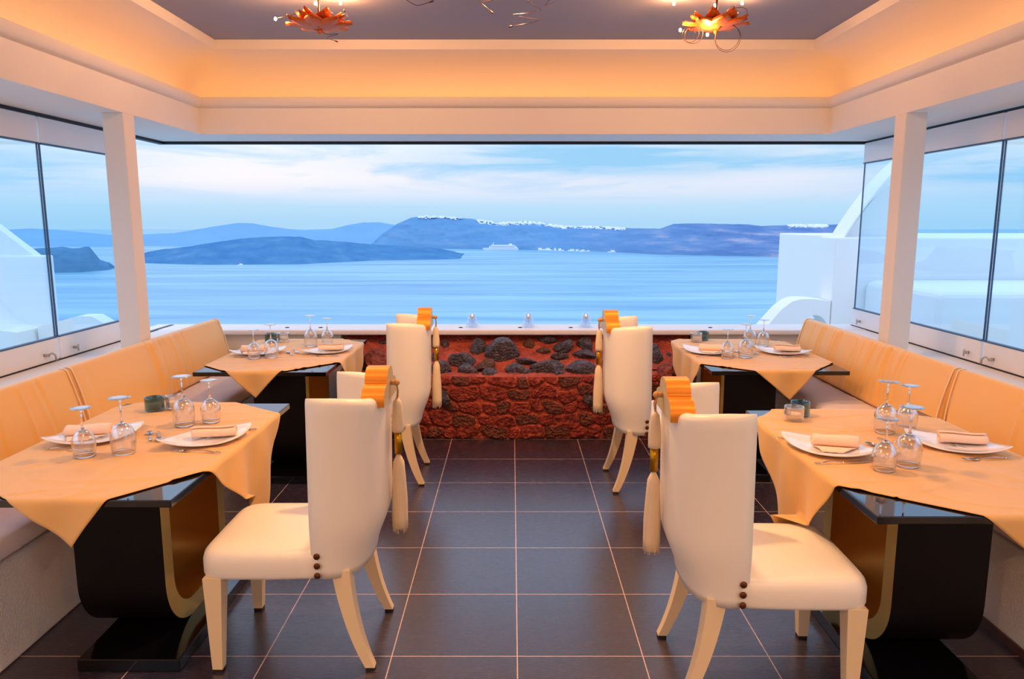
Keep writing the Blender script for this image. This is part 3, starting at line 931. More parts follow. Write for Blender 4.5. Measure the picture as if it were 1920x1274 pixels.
for i, (lab, x, y, rz) in enumerate(CHAIRS):
    o = proto if i == 0 else copy_tree(proto)
    o['label'] = lab; o.location = (x, y, 0); o.rotation_euler = (0, 0, rz)

# ------------------------------------------------------------------ tableware
TT = .7595     # resting height on the cloth
def make_glass(big):
    """stem glass standing upside down on its rim"""
    root = thing('wine_glass', '', 'glass', (0, 0, 0))
    H = .238 if big else .205; R = .050 if big else .0455
    bt = .128 if big else .112
    out = [(R*.84, 0), (R*.90, .012), (R*.97, .035), (R*1.0, .055), (R*.985, .072), (R*.91, bt-.034), (R*.74, bt-.016), (R*.45, bt-.004), (R*.18, bt+.003), (.0046, bt+.014)]
    inn = [(max(r-.0014, .0), z) for r, z in out[:-2]] + [(R*.10, bt-.002), (.0002, bt-.0012)]
    bm = BM(); lathe(bm, inn[::-1]+out+[(.0040, bt+.03), (.0036, bt+.05)], 40)
    bowl = obj('bowl', bm, 'crystal', root)
    bm = BM(); lathe(bm, [(.0002, bt+.0495), (.0036, bt+.05), (.0036, H-.022), (.0050, H-.012), (.012, H-.007), (.0002, H-.0068)], 20); obj('stem', bm, 'crystal', root)
    f = R*.86
    bm = BM(); lathe(bm, [(.0002, H-.0067), (.012, H-.0069), (f*.6, H-.0040), (f, H-.0022), (f+.0006, H-.001), (f, H), (f*.6, H-.0006), (.0002, H-.0012)], 40); obj('foot', bm, 'crystal', root)
    return root
def make_jar(teal):
    root = thing('candle_jar', '', 'candle holder', (0, 0, 0))
    r = .046; h = .070
    prof = [(.0002, .0), (r*.9, .0), (r, .006)]
    n = 9
    for k in range(n):
        z0 = .008+k*(h-.012)/n; dz = (h-.012)/n
        prof += [(r-.0008, z0), (r+.0012, z0+dz*.5)]
    prof += [(r, h-.002), (r-.001, h), (r-.003, h), (r-.0045, h-.003), (r-.005, .02), (r-.007, .011), (.0002, .010)]
    bm = BM(); lathe(bm, prof, 40); obj('jar', bm, 'jar_teal' if teal else 'jar_clear', root)
    bm = BM(); lathe(bm, [(.0002, .0115), (.033, .0115), (.034, .014), (.034, .034), (.032, .036), (.0002, .035)], 24); obj('candle', bm, 'candle_wax', root)
    return root
def make_plate():
    bm = BM(); rows = []
    a_, b_ = .205, .138
    for q in (0.0001, .25, .45, .58, .68, .8, .9, 1.0):
        row = []
        for k in range(72):
            t = 2*PI*k/72; ca, sa = math.cos(t), math.sin(t)
            rr = 1/((abs(ca))**1.45+(abs(sa))**1.45)**(1/1.45) if q > .6 else 1/((abs(ca))**1.8+(abs(sa))**1.8)**(1/1.8)
            x, y = a_*q*rr*ca, b_*q*rr*sa
            z = .004+.007*max(0, q-.5)/.5 + .030*(abs(x)/a_)**3.2 + .003*(abs(y)/b_)**2
            row.append(Vector((x, y, z)))
        rows.append(row)
    grid(bm, rows, close_u=True, cap=False)
    o = obj('plate', bm, 'porcelain')
    m = o.modifiers.new('thickness', 'SOLIDIFY'); m.thickness = .004; m.offset = -1
    return o
def make_napkin():
    """a napkin folded flat and rolled, its loose tail lying on the plate"""
    bm = BM()
    pts = []
    for k in range(46):
        t = k/45; a = t*4.6*PI; r = .008+.020*t
        pts.append((r*math.cos(a)*1.15, .021+r*math.sin(a)*.72))
    x, z = pts[-1]
    a_end = []
    for k in range(1, 12):
        t = k/11; a_end.append((x+.13*t*-1 if False else x-.01-.11*t, max(.003, z*(1-t)**2+.004)))
    pts2 = pts+[(x-.005, .004)] if z > .02 else pts
    rows = []
    for j in range(15):
        u = j/14; L = -.082+.164*u
        tw = 1+.04*math.sin(u*7)
        rows.append([Vector((L+.004*math.sin(zz*90), xx*tw, zz*tw)) for xx, zz in pts])
    grid(bm, rows)
    # tail
    rows = []
    for j in range(15):
        u = j/14; L = -.080+.160*u
        row = []
        for k in range(10):
            t = k/9; row.append(Vector((L*(1-.55*t)+.02*t, .012+.075*t, .0035+.004*math.sin(t*PI)+.002*noise.noise(Vector((L*30, t*5, 1))))))
        rows.append(row)
    grid(bm, rows)
    o = obj('napkin', bm, 'napkin')
    m = o.modifiers.new('thickness', 'SOLIDIFY'); m.thickness = .0028; m.offset = 0
    return o
def handle(bm, x0, x1, z=.0025):
    rows = []
    for i in range(13):
        t = i/12; x = x0+(x1-x0)*t; w = .0028+.0024*t; zz = z+.006*math.sin(t*PI)
        rows.append([Vector((x, -w, zz-.001)), Vector((x, w, zz-.001)), Vector((x, w*.8, zz+.001)), Vector((x, -w*.8, zz+.001))])
    grid(bm, rows, close_u=True, cap=True)
    # pierced loop at the end
    n = 20
    loop = [Vector((x1+.014+.014*math.cos(2*PI*k/n), .0085*math.sin(2*PI*k/n), z)) for k in range(n)]
    rr = []
    for k in range(n):
        c = loop[k]; out = (c-Vector((x1+.014, 0, z))).normalized()
        rr.append([c+out*.0022, c+Vector((0, 0, .0016)), c-out*.0022, c-Vector((0, 0, .0016))])
    grid(bm, rr, close_u=True, close_v=True)
def make_fork():
    bm = BM(); handle(bm, -.02, .085)
    rows = []
    for (x, w, z) in ((-.02, .003, .003), (-.032, .009, .002), (-.045, .0115, .0015), (-.056, .0115, .002)):
        rows.append([Vector((x, -w, z)), Vector((x, w, z)), Vector((x, w, z+.0016)), Vector((x, -w, z+.0016))])
    grid(bm, rows, close_u=True, cap=True)
    for k in range(4):
        y = -.0096+.0064*k
        tube(bm, [(-.054, y, .003), (-.075, y, .003), (-.098, y, .006)], .0014, 5)
    return obj('fork', bm, 'silver')
def make_knife():
    bm = BM(); handle(bm, .0, .085)
    rows = []
    for t in range(11):
        u = t/10; x = 0-.115*u; w = .0035+.006*math.sin(min(1, u*1.5)*PI/2)*(1 if u < .75 else max(.05, 1-(u-.75)/.25))
        rows.append([Vector((x, -w*.5, .0015)), Vector((x, w, .0018)), Vector((x, w, .0026)), Vector((x, -w*.5, .0032))])
    grid(bm, rows, close_u=True, cap=True)
    return obj('knife', bm, 'silver')
def make_spoon():
    bm = BM(); handle(bm, -.01, .075)
    rows = []
    for q in (.001, .3, .55, .75, .9, 1.0):
        rows.append([Vector((-.036+.028*q*math.cos(2*PI*k/24), .017*q*math.sin(2*PI*k/24), .001+.006*q*q)) for k in range(24)])
    grid(bm, rows, close_u=True)
    o = obj('spoon', bm, 'silver'); m = o.modifiers.new('thickness', 'SOLIDIFY'); m.thickness = .0012
    return o

used = {}
def place(kind, maker, loc, rz, label, group, *args):
    key = (kind,)+args
    if key not in used:
        o = maker(*args); used[key] = o
    else: o = copy_tree(used[key])
    o.location = loc; o.rotation_euler = (0, 0, rz)
    if kind == 'napkin': o.scale = (1.12, 1.12, 1.2)
    o['label'] = label; o['group'] = group
    o['category'] = {'glass': 'glass', 'jar': 'candle holder', 'plate': 'plate', 'napkin': 'napkin', 'fork': 'fork', 'knife': 'knife', 'spoon': 'spoon'}[kind]
    return o

SET = {
 'FL': dict(plates=[(-1.85, 3.20, 40), (-1.345, 3.17, 41)], glasses=[(-1.752, 2.945, 0), (-1.612, 2.985, 1), (-1.548, 3.415, 1), (-1.447, 3.48, 0)], jars=[(-1.822, 3.70, 1), (-1.738, 3.748, 0)]),
 'FR': dict(plates=[(1.335, 3.03, -41), (1.895, 3.075, -42)], glasses=[(1.441, 2.775, 0), (1.560, 2.828, 1), (1.704, 3.30, 1), (1.837, 3.365, 0)], jars=[(1.432, 3.605, 1), (1.366, 3.51, 0)]),
 'RL': dict(plates=[(-1.85, 5.36, 28), (-1.37, 5.42, 31)], glasses=[(-1.815, 5.165, 0), (-1.706, 5.205, 1), (-1.557, 5.695, 1), (-1.452, 5.79, 0)], jars=[(-1.930, 5.89, 1), (-1.840, 5.93, 0)]),
 'RR': dict(plates=[(1.440, 5.39, -41), (1.985, 5.38, -28)], glasses=[(1.520, 5.185, 0), (1.655, 5.21, 1), (1.837, 5.685, 1), (1.946, 5.70, 0)], jars=[(1.556, 6.00, 1), (1.482, 5.92, 0)]),
}
GPOS = {
 'FL': ['small upside-down wine glass nearest the bench edge, near left table', 'large upside-down glass in front of the bench side plate, near left table',
        'large upside-down wine glass beside the clear candle jar on the near left table', 'small upside-down wine glass nearest the back corner of the near left table'],
 'FR': ['small upside-down wine glass at the very front of the near right table', 'large upside-down wine glass beside the foremost small one, near right table',
        'large upside-down wine glass behind the front pair on the near right table', 'small upside-down wine glass farthest back on the near right table'],
 'RL': ['small upside-down wine glass at the front left of the far left table', 'large upside-down wine glass in front of the dark jar, far left table',
        'tall upside-down wine glass behind the aisle side plate, far left table', 'small upside-down wine glass farthest right on the far left table'],
 'RR': ['small upside-down wine glass in front of the aisle side plate, far right table', 'large upside-down wine glass at the front centre of the far right table',
        'large upside-down wine glass half hidden behind others, far right table', 'small upside-down wine glass nearest the bench, far right table']}
for k, S_ in SET.items():
    side = TABLES[k]['side']
    for i, (x, y, big) in enumerate(S_['glasses']):
        place('glass', make_glass, (x, y, TT), 0.3*i, GPOS[k][i], 'upside-down wine glasses', bool(big))
    for (x, y, teal) in S_['jars']:
        place('jar', make_jar, (x, y, TT), 0, ('dark teal' if teal else 'clear')+' ribbed candle jar on the '+TXT[k], 'ribbed candle jars', bool(teal))
    for i, (x, y, dg) in enumerate(S_['plates']):
        bench_side = (i == 0) == (side < 0)
        w = ('bench' if bench_side else 'aisle')+' side of the '+TXT[k]
        place('plate', make_plate, (x, y, TT), math.radians(dg), 'white boat-shaped plate on the '+w, 'white boat-shaped plates')
        nap = place('napkin', make_napkin, (x+.03*(-1 if side < 0 and i == 0 else 1), y+.01, TT+.011), math.radians(dg*(.35 if side > 0 else .3))+(PI if side < 0 and i == 0 else 0)+(0 if side < 0 else PI if i == 0 else 0), 'rolled peach napkin on the plate at the '+w, 'rolled peach napkins')
        # cutlery lies either side of each plate, handles towards the diner
        outward = -1 if (x < (TABLES[k]['r'][0]+TABLES[k]['r'][1])/2) else 1
        rz = 0 if outward > 0 else PI
        a = math.radians(6*side)
        dx = .02*outward
        # knife or fork on the viewer's side, the other beyond
        near, far = ('knife', 'fork') if outward < 0 else ('fork', 'knife')
        mk = {'knife': make_knife, 'fork': make_fork, 'spoon': make_spoon}
        place(near, mk[near], (x+dx, y-.160-.01*(k in ('FL', 'FR')), TT+.001), rz+a, near+' on the viewer side of the plate, '+w, 'cutlery on the tables')
        place(far, mk[far], (x+dx+.03*outward, y+.175, TT+.001), rz+a*.5, far+' on the sea side of the plate, '+w, 'cutlery on the tables')
        place('spoon', mk['spoon'], (x-.205*outward-(.02 if outward>0 else -.02), y+.035 if k[0] == 'F' else y-.0, TT+.001), rz+PI/2*1.3, 'dessert spoon above the plate, '+w, 'cutlery on the tables')

# lanterns on the ledge
def make_lantern():
    root = thing('glass_lantern', '', 'lantern')
    bm = BM(); lathe(bm, [(.058, 0), (.060, .001), (.0315, .118), (.030, .120), (.0285, .118), (.055, .003), (.058, 0)], 32); obj('shade', bm, 'lantern_glass', root)
    bm = BM(); lathe(bm, [(.0002, 0), (.050, 0), (.050, .004), (.0002, .004)], 32); obj('base', bm, 'lantern_glass', root)
    bm = BM(); lathe(bm, [(.0002, .07), (.014, .07), (.019, .078), (.019, .094), (.0002, .094)], 20); obj('candle', bm, 'candle_wax', root)
    bm = BM(); sphere(bm, (0, 0, .103), .006, 1, 1, 1.5); obj('flame', bm, 'flame', root)
    bm = BM(); tube(bm, [(0, 0, .003), (0, 0, .072)], .0035, 8); obj('stem', bm, 'lantern_glass', root)
    return root
ll = [(-.348, 'tapered glass lantern on the ledge nearest the left rear chair'), (.143, 'middle tapered glass lantern on the white ledge'), (.645, 'tapered glass lantern on the ledge nearest the right rear chair')]
pr = make_lantern()
for i, (x, lab) in enumerate(ll):
    o = pr if i == 0 else copy_tree(pr)
    o.location = (x, 6.46, .8035); tag(o, lab, 'lantern', 'lanterns on the ledge')
# little dark fittings let into the ledge
fx = [-1.95, -1.66, -.445, .07, .51, .78, 1.72]
first = None
fl_txt = ['leftmost small dark fitting in the white ledge', 'small dark fitting in the ledge behind the tall glasses of the far left table', 'small dark fitting left of the first lantern', 'small dark fitting left of the middle lantern',
          'small dark fitting left of the third lantern', 'small dark fitting between the third lantern and the right rear chair', 'rightmost small dark fitting in the white ledge']
for i, x in enumerate(fx):
    if first is None:
        bm = BM(); lathe(bm, [(.0002, 0), (.018, 0), (.018, .003), (.012, .0055), (.0002, .006)], 16); first = obj('ledge_fitting', bm, 'track_dark'); o = first
    else: o = copy_tree(first)
    o.location = (x, 6.40, .8032); tag(o, fl_txt[i], 'fitting', 'dark fittings in the ledge')

# ------------------------------------------------------------------ ceiling lamps
WARM = (1.0, .45, .155)
def make_flower():
    bm = BM()
    for tier, (n, Lr, lift, wd, ph) in enumerate(((8, .185, .030, .098, 0), (8, .170, .062, .088, .39), (6, .12, .088, .070, .1))):
        for k in range(n):
            a = 2*PI*k/n+ph
            rows = []
            for i in range(9):
                t = i/8
                r = .012+Lr*t; z = lift*(t**1.25)
                w = wd*math.sin(PI*min(1, t*.62+.12))*(1-t)**.55 if t < 1 else .0005
                row = []
                for j in range(5):
                    s = j/4-.5
                    fold = .018*abs(s)*2*(1 if tier != 1 else .6)
                    lx, ly, lz = r, s*2*w, z+fold*(.3+t)*.8+.003*noise.noise(Vector((r*40, s*5, k+tier*9)))
                    row.append(Vector((lx*math.cos(a)-ly*math.sin(a), lx*math.sin(a)+ly*math.cos(a), lz)))
                rows.append(row)
            grid(bm, rows)
    return bm
def coil(c, r, turns, tilt, start, n=60, grow=.0, drift=(0, 0, 0)):
    pts = []
    ct, st = math.cos(tilt), math.sin(tilt)
    for i in range(n+1):
        t = i/n; a = start+2*PI*turns*t; rr = r*(1+grow*t)
        x, y, z = rr*math.cos(a), 0, rr*math.sin(a)
        x2, y2 = x, -z*st; z2 = z*ct
        pts.append((c[0]+x2+drift[0]*t, c[1]+y2+drift[1]*t, c[2]+z2+drift[2]*t))
    return pts
def flower_lamp(label, x, y, z, wires, bulbs, power, down=50, ceil=3.055):
    root = thing('flower_ceiling_lamp', label, 'ceiling lamp', (x, y, z), 0, 'copper flower ceiling lamps')
    o = obj('petals', make_flower(), 'copper', root)
    m = o.modifiers.new('thickness', 'SOLIDIFY'); m.thickness = .0015
    bm = BM(); sphere(bm, (0, 0, -.004), .013, 1, 1, 1.4); obj('bud', bm, 'copper', root)
    bm = BM(); lathe(bm, [(.0002, ceil-z), (.055, ceil-z), (.055, ceil-z-.012), (.0002, ceil-z-.014)], 24); tube(bm, [(0, 0, ceil-z-.012), (0, 0, .0)], .006, 8); obj('canopy', bm, 'wire_copper', root)
    for w in wires:
        bm = BM(); tube(bm, w, .0016, 6); tube(bm, [w[-1], tuple(Vector(w[-1])+(Vector(w[-1])-Vector(w[-2])).normalized()*.018)], .0036, 8)
        obj('wire', bm, 'wire_copper', root)
    for i, b in enumerate(bulbs):
        bm = BM(); sphere(bm, b, .0085, 1, 1, 1.2); obj('bulb', bm, 'bulb', root)
        lamp('bulb_light', b, power/len(bulbs), WARM, .015, parent=root)
    lamp('down_fill', (0, 0, -.03), down, DOWN, .05, 'SPOT', parent=root, spot_size=math.radians(150), spot_blend=1.0)  # added spot without a bulb of its own, brightens chairs and tables below
    return root
DOWN = (1.0, .53, .245)
W1 = [[(0, 0, .06), (-.06, 0, .085), (-.14, -.01, .088), (-.20, 0, .078), (-.245, 0, .07)],
      [(0, 0, .05), (.06, -.02, .09), (.13, -.06, .06), (.17, -.08, .03), (.19, -.08, .05), (.17, -.07, .085)],
      [(0, 0, 0), (.04, 0, -.02), (.07, 0, -.022), (.11, 0, -.018), (.105, .0, -.024), (.05, .0, -.035), (.045, 0, -.045), (.09, 0, -.058)],
      coil((.06, 0, .085), .03, 1.2, 1.1, .5, 40)]
W2 = [coil((.055, -.05, -.045), .068, 2.1, .25, 1.0, 80, .12, (.01, .02, -.01)),
      coil((-.17, -.03, -.03), .04, 2.3, .5, .2, 80, .25, (.05, .02, .0)),
      coil((.11, -.03, .10), .055, 1.6, 1.2, 2.0, 60, .2, (0, 0, -.03))]
flower_lamp('copper flower lamp on the ceiling left of the middle', -1.135, 4.62, 2.825, W1,
            [(-.255, 0, .065), (-.03, .05, .165), (.10, .14, .19), (.16, .0, .18)], 56)
flower_lamp('copper flower lamp with looping wires on the ceiling right of the middle', 1.20, 4.62, 2.825, W2,
            [(-.215, -.03, -.005), (-.06, -.05, -.035), (.0, .04, .15), (.19, .14, .19), (-.22, .15, .19)], 56)
W3 = [[(0, 0, 0.02), (-0.218, -0.02, 0.03), (-0.498, 0.0, -0.131), (-0.481, 0.0, -0.149), (-0.451, 0.0, -0.167), (-0.429, 0.0, -0.174), (-0.375, 0.0, -0.158)], [(0, 0, 0.02), (-0.071, -0.02, 0.03), (-0.161, 0.0, -0.142), (-0.134, 0.0, -0.167), (-0.1, 0.0, -0.195)], [(0, 0, 0.02), (-0.072, -0.02, 0.03), (-0.161, 0.0, -0.149), (-0.126, 0.0, -0.157), (-0.092, 0.0, -0.149), (-0.072, 0.0, -0.132)], [(0, 0, 0.02), (0.021, -0.02, 0.03), (0.048, 0.0, -0.131), (0.068, 0.0, -0.149), (0.134, 0.0, -0.192), (0.073, 0.0, -0.206), (0.005, 0.0, -0.211), (0.061, 0.0, -0.225), (0.132, 0.0, -0.236), (0.074, 0.0, -0.25), (0.003, 0.0, -0.262)], [(0, 0, 0.02), (0.102, -0.02, 0.03), (0.231, 0.0, -0.142), (0.147, 0.0, -0.176), (0.18, 0.0, -0.137)]]
flower_lamp('copper lamp in the middle of the ceiling, only its trailing wires in view', 0.0, 3.60, 2.86, W3, [(-.05, -.15, .08), (.12, -.20, .08)], 14, 190)
for lab, x, y in (('unseen copper flower lamp added as fill light, rear of the room, left of centre', -1.165, 2.0), ('unseen copper flower lamp added as fill light, rear of the room, right of centre', 1.20, 2.0),
               ('unseen copper flower lamp added as fill light by the back wall, left', -1.165, -.6), ('unseen copper flower lamp added as fill light by the back wall, right', 1.20, -.6)):
    flower_lamp(lab, x, y, 2.825, W1 if x < 0 else W2, [(-.05, -.08, .09), (.10, .10, .12)], 50, 48 if y > 0 else 270)  # lamps added out of view to fill the room with warm light

# ------------------------------------------------------------------ sea, islands, far shore
bm = BM()
v = [bm.verts.new(p) for p in ((-20000, 30, -150), (20000, 30, -150), (20000, 16000, -150), (-20000, 16000, -150))]
bm.faces.new(v); tag(obj('sea', bm, 'sea', None, False), 'calm blue sea filling the bay', 'sea', kind='structure')
FARHILL = [(-2422,4734,-2672,5234,-88.1),(-2321,4730,-2560,5230,-83.3),(-2220,4725,-2448,5225,-78.4),(-2119,4720,-2336,5220,-73.5),(-2018,4715,-2224,5215,-55.7),(-1917,4711,-2112,5211,-37.2),(-1817,4706,-2001,5206,-20.1),(-1716,4701,-1890,5201,-4.0),(-1616,4697,-1780,5197,-8.0),(-1516,4692,-1671,5192,-28.1),(-1417,4687,-1562,5187,-42.4),(-1317,4683,-1453,5183,-54.0),(-1218,4678,-1343,5178,-50.4),(-1119,4674,-1234,5174,-44.3),(-1020,4669,-1124,5169,-17.6),(-921,4664,-1015,5164,-1.0),(-823,4660,-906,5160,-0.2),(-724,4655,-799,5155,-19.3),(-626,4651,-691,5151,-51.2),(-528,4646,-584,5146,-83.0)]
CALDERA = [(-838,4363,-887,4623,-152.5),(-750,4346,-792,4606,-69.6),(-663,4328,-699,4588,-8.9),(-576,4311,-607,4571,28.5),(-491,4294,-517,4554,37.5),(-405,4277,-427,4537,35.2),(-321,4260,-338,4520,28.7),(-237,4243,-250,4503,21.5),(-154,4227,-163,4487,10.1),(-72,4210,-76,4470,-1.4),(10,4194,10,4454,1.4),(90,4147,96,4407,6.0),(169,4099,179,4359,-5.1),(246,4052,260,4312,-17.3),(321,4006,340,4266,-23.7),(394,3961,418,4221,-23.4),(462,3882,491,4142,-24.0),(527,3804,560,4064,-27.4),(587,3714,625,3974,-30.4),(644,3628,686,3888,-30.9),(698,3546,746,3806,-31.5),(756,3491,807,3751,-6.8),(816,3460,872,3720,-5.3),(876,3430,936,3690,-5.7),(935,3400,999,3660,-7.1),(992,3371,1062,3631,-8.4),(1049,3342,1123,3602,-9.9),(1105,3316,1184,3576,-16.8),(1161,3290,1244,3550,-14.2),(1215,3265,1304,3525,-11.8),(1269,3240,1362,3500,-10.9),(1322,3215,1419,3475,-9.9),(1375,3192,1476,3452,-9.3),(1429,3173,1535,3433,-9.7),(1482,3154,1593,3414,-10.1),(1534,3136,1650,3396,-10.5),(1586,3118,1706,3378,-10.9),(1638,3100,1762,3360,-11.2),(1692,3089,1821,3349,-10.6),(1746,3078,1880,3338,-10.0),(1800,3067,1938,3327,-9.3),(1853,3056,1996,3316,-8.7),(1906,3046,2053,3306,-8.1),(1958,3035,2110,3295,-7.5),(2010,3024,2167,3284,-6.9),(2062,3014,2223,3274,-6.3)]
ISLAND = [(-1536,2931,-1692,3231,-160.9),(-1432,2832,-1581,3132,-137.7),(-1348,2768,-1491,3068,-119.6),(-1286,2744,-1422,3044,-107.8),(-1224,2720,-1355,3020,-101.4),(-1164,2696,-1289,2996,-94.5),(-1105,2674,-1224,2974,-85.1),(-1057,2679,-1170,2979,-76.6),(-1010,2684,-1117,2984,-68.6),(-962,2689,-1063,2989,-62.5),(-913,2694,-1009,2994,-57.9),(-865,2699,-956,2999,-56.6),(-817,2703,-902,3003,-55.3),(-769,2712,-849,3012,-56.1),(-731,2758,-806,3058,-71.0),(-691,2805,-762,3105,-75.0),(-650,2853,-716,3153,-79.1),(-608,2904,-668,3204,-86.3),(-564,2956,-619,3256,-93.6),(-514,2985,-564,3285,-98.4),(-462,3003,-506,3303,-102.0),(-409,3022,-448,3322,-105.9),(-355,3041,-389,3341,-110.3),(-301,3060,-329,3360,-114.8),(-246,3080,-269,3380,-127.8),(-190,3099,-208,3399,-159.8)]
HEADLAND = [(-1544,2299,-1577,2359,-87.0),(-1526,2293,-1559,2353,-85.9),(-1509,2286,-1541,2346,-84.8),(-1491,2280,-1523,2340,-83.7),(-1474,2274,-1506,2334,-82.6),(-1457,2268,-1488,2328,-81.2),(-1440,2262,-1470,2322,-79.7),(-1422,2256,-1453,2316,-78.3),(-1406,2251,-1436,2311,-76.9),(-1395,2254,-1424,2314,-76.3),(-1383,2257,-1413,2317,-75.6),(-1372,2260,-1401,2320,-74.9),(-1360,2263,-1389,2323,-74.3),(-1349,2266,-1377,2326,-76.5),(-1337,2269,-1366,2329,-79.3),(-1326,2272,-1354,2332,-78.5),(-1316,2277,-1343,2337,-77.0),(-1312,2295,-1339,2355,-73.7),(-1308,2312,-1335,2372,-75.2),(-1304,2329,-1333,2389,-96.1),(-1301,2347,-1331,2407,-116.7),(-1297,2366,-1327,2426,-121.3),(-1293,2384,-1323,2444,-127.1),(-1289,2403,-1321,2463,-152.0)]
LEFTSHORE = [(-3500,4646,-3797,5046,-123.9),(-3340,4646,-3622,5046,-120.5),(-3179,4646,-3448,5046,-117.0),(-3019,4646,-3274,5046,-114.1),(-2859,4646,-3100,5046,-110.6),(-2698,4646,-2925,5046,-106.8),(-2538,4646,-2752,5046,-109.5),(-2377,4646,-2578,5046,-113.3)]
LEFTHILL = [(-3829,5086,-4272,5686,-91.9),(-3644,5086,-4063,5686,-75.5),(-3458,5086,-3854,5686,-59.2),(-3272,5086,-3646,5686,-45.6),(-3086,5086,-3440,5686,-56.2),(-2900,5086,-3234,5686,-74.8),(-2715,5086,-3029,5686,-95.9),(-2529,5086,-2824,5686,-119.9)]
def hill(name, data, m, label, cliff=.6, ncol=260, nrow=18, rough=6.0, back=500, cat='hill'):
    bm = BM(); rows = []
    n = len(data)
    cols = []
    for k in range(ncol+1):
        t = k/ncol*(n-1); i = min(int(t), n-2); f = t-i
        a, b = data[i], data[i+1]
        cols.append([a[q]+(b[q]-a[q])*f for q in range(5)])
    for c in cols:
        sx, sy, rx, ry, rz = c
        H = rz+150
        rz2 = rz + min(1, max(0, H)/40)*rough*.35*noise.fractal(Vector((rx*.02, ry*.004, 1)), 1, 2, 4)
        row = []
        for j in range(nrow+1):
            t = j/nrow
            z = -151+(rz2+151)*(t**cliff)
            amp = rough*math.sin(PI*min(1, t*1.02))
            nx = noise.fractal(Vector((sx*.012, z*.02, 3)), .8, 2.1, 5)
            row.append(Vector((sx+(rx-sx)*t, sy+(ry-sy)*t+amp*6*nx, z)))
        row.append(Vector((rx, ry+back*.3, rz2*.8-30))); row.append(Vector((rx, ry+back, -151)))
        rows.append(row)
    grid(bm, rows)
    return tag(obj(name, bm, m), label, cat, kind='structure')
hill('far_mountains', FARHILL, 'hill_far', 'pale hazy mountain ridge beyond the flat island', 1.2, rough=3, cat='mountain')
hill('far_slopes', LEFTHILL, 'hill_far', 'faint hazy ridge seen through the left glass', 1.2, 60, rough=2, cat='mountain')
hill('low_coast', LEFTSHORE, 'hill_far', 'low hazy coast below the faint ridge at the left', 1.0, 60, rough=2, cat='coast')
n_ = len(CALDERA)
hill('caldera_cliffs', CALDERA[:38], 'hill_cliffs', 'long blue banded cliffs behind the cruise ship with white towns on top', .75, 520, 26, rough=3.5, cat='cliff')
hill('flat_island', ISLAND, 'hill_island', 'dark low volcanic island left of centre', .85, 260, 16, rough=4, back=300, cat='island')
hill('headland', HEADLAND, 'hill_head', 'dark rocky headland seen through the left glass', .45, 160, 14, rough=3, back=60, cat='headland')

def ridge_at(x, data=CALDERA):
    for i in range(len(data)-1):
        if data[i][2] <= x <= data[i+1][2]:
            f = (x-data[i][2])/(data[i+1][2]-data[i][2]+1e-6)
            return [data[i][q]+(data[i+1][q]-data[i][q])*f for q in range(5)]
    return data[-1]
def town(name, label, xa, xb, n, seed, spread=14):
    rng = random.Random(seed); bm = BM()
    for _ in range(n):
        x = rng.uniform(xa, xb); c = ridge_at(x)
        dz = -abs(rng.gauss(0, spread)); w = rng.uniform(4, 10); h = rng.uniform(4, 8)
        y = c[3]-14+dz*1.2
        box(bm, c[2]-w, c[2]+w, y-6, y+30, c[4]+dz-3, c[4]+dz+h*.6)
    tag(obj(name, bm, 'house_white', None, False), label, 'town', kind='stuff')
town('hilltop_town', 'white houses scattered on the cliff top above the flat island end', -560, -300, 60, 1, 5)
town('hilltop_town', 'dense white town along the cliff top behind the cruise ship', -220, 600, 240, 2, 9)
town('hilltop_town', 'white houses on the cliff top at the far right', 1290, 1440, 70, 3, 8)
def harbour():
    rng = random.Random(9); bm = BM()
    for _ in range(24):
        x = rng.uniform(150, 400); y = 4185-.62*(x-15)-25
        w = rng.uniform(4, 14)
        box(bm, x-w, x+w, y-6, y+6, -150, -150+rng.uniform(3, 7)+(10*rng.random() if rng.random() < .12 else 0))
    tag(obj('harbour_houses', bm, 'house_white', None, False), 'pale harbour houses at the waterline right of the cruise ship', 'harbour', kind='stuff')
harbour()
def ship():
    root = thing('cruise_ship', 'white cruise ship on the bay in front of the cliffs', 'ship', (-58, 4060, -150))
    bm = BM(); L = 92
    rows = []
    for k in range(25):
        t = k/24; x = -L+2*L*t
        w = 14*min(1, (t*5)**.6)*(1 if t < .96 else .85)
        fore = -10*(1-min(1, t*7))
        rows.append([Vector((x+fore*.3, -w*.8, 0)), Vector((x+fore, -w, 13)), Vector((x+fore, w, 13)), Vector((x+fore*.3, w*.8, 0))])
    grid(bm, rows, close_u=True, cap=True); obj('hull', bm, 'ship_paint', root, False)
    bm = BM()
    for q, (a, b, z0, z1) in enumerate(((-66, 84, 13, 20), (-60, 78, 20, 25), (-54, 70, 25, 29))): box(bm, a, b, -12+q, 12-q, z0, z1)
    obj('decks', bm, 'ship_paint', root, False)
    bm = BM()
    for z in (15, 21.5): box(bm, -58, 74, -12.4, -12.0, z, z+2.2)
    obj('window_band', bm, 'ship_window', root, False)
    bm = BM(); box(bm, 42, 58, -6, 6, 29, 36); obj('funnel', bm, 'ship_paint', root, False)
    bm = BM(); tube(bm, [(-44, 0, 29), (-42, 0, 42)], 1.6, 8); obj('mast', bm, 'ship_paint', root)
ship()
bt = None
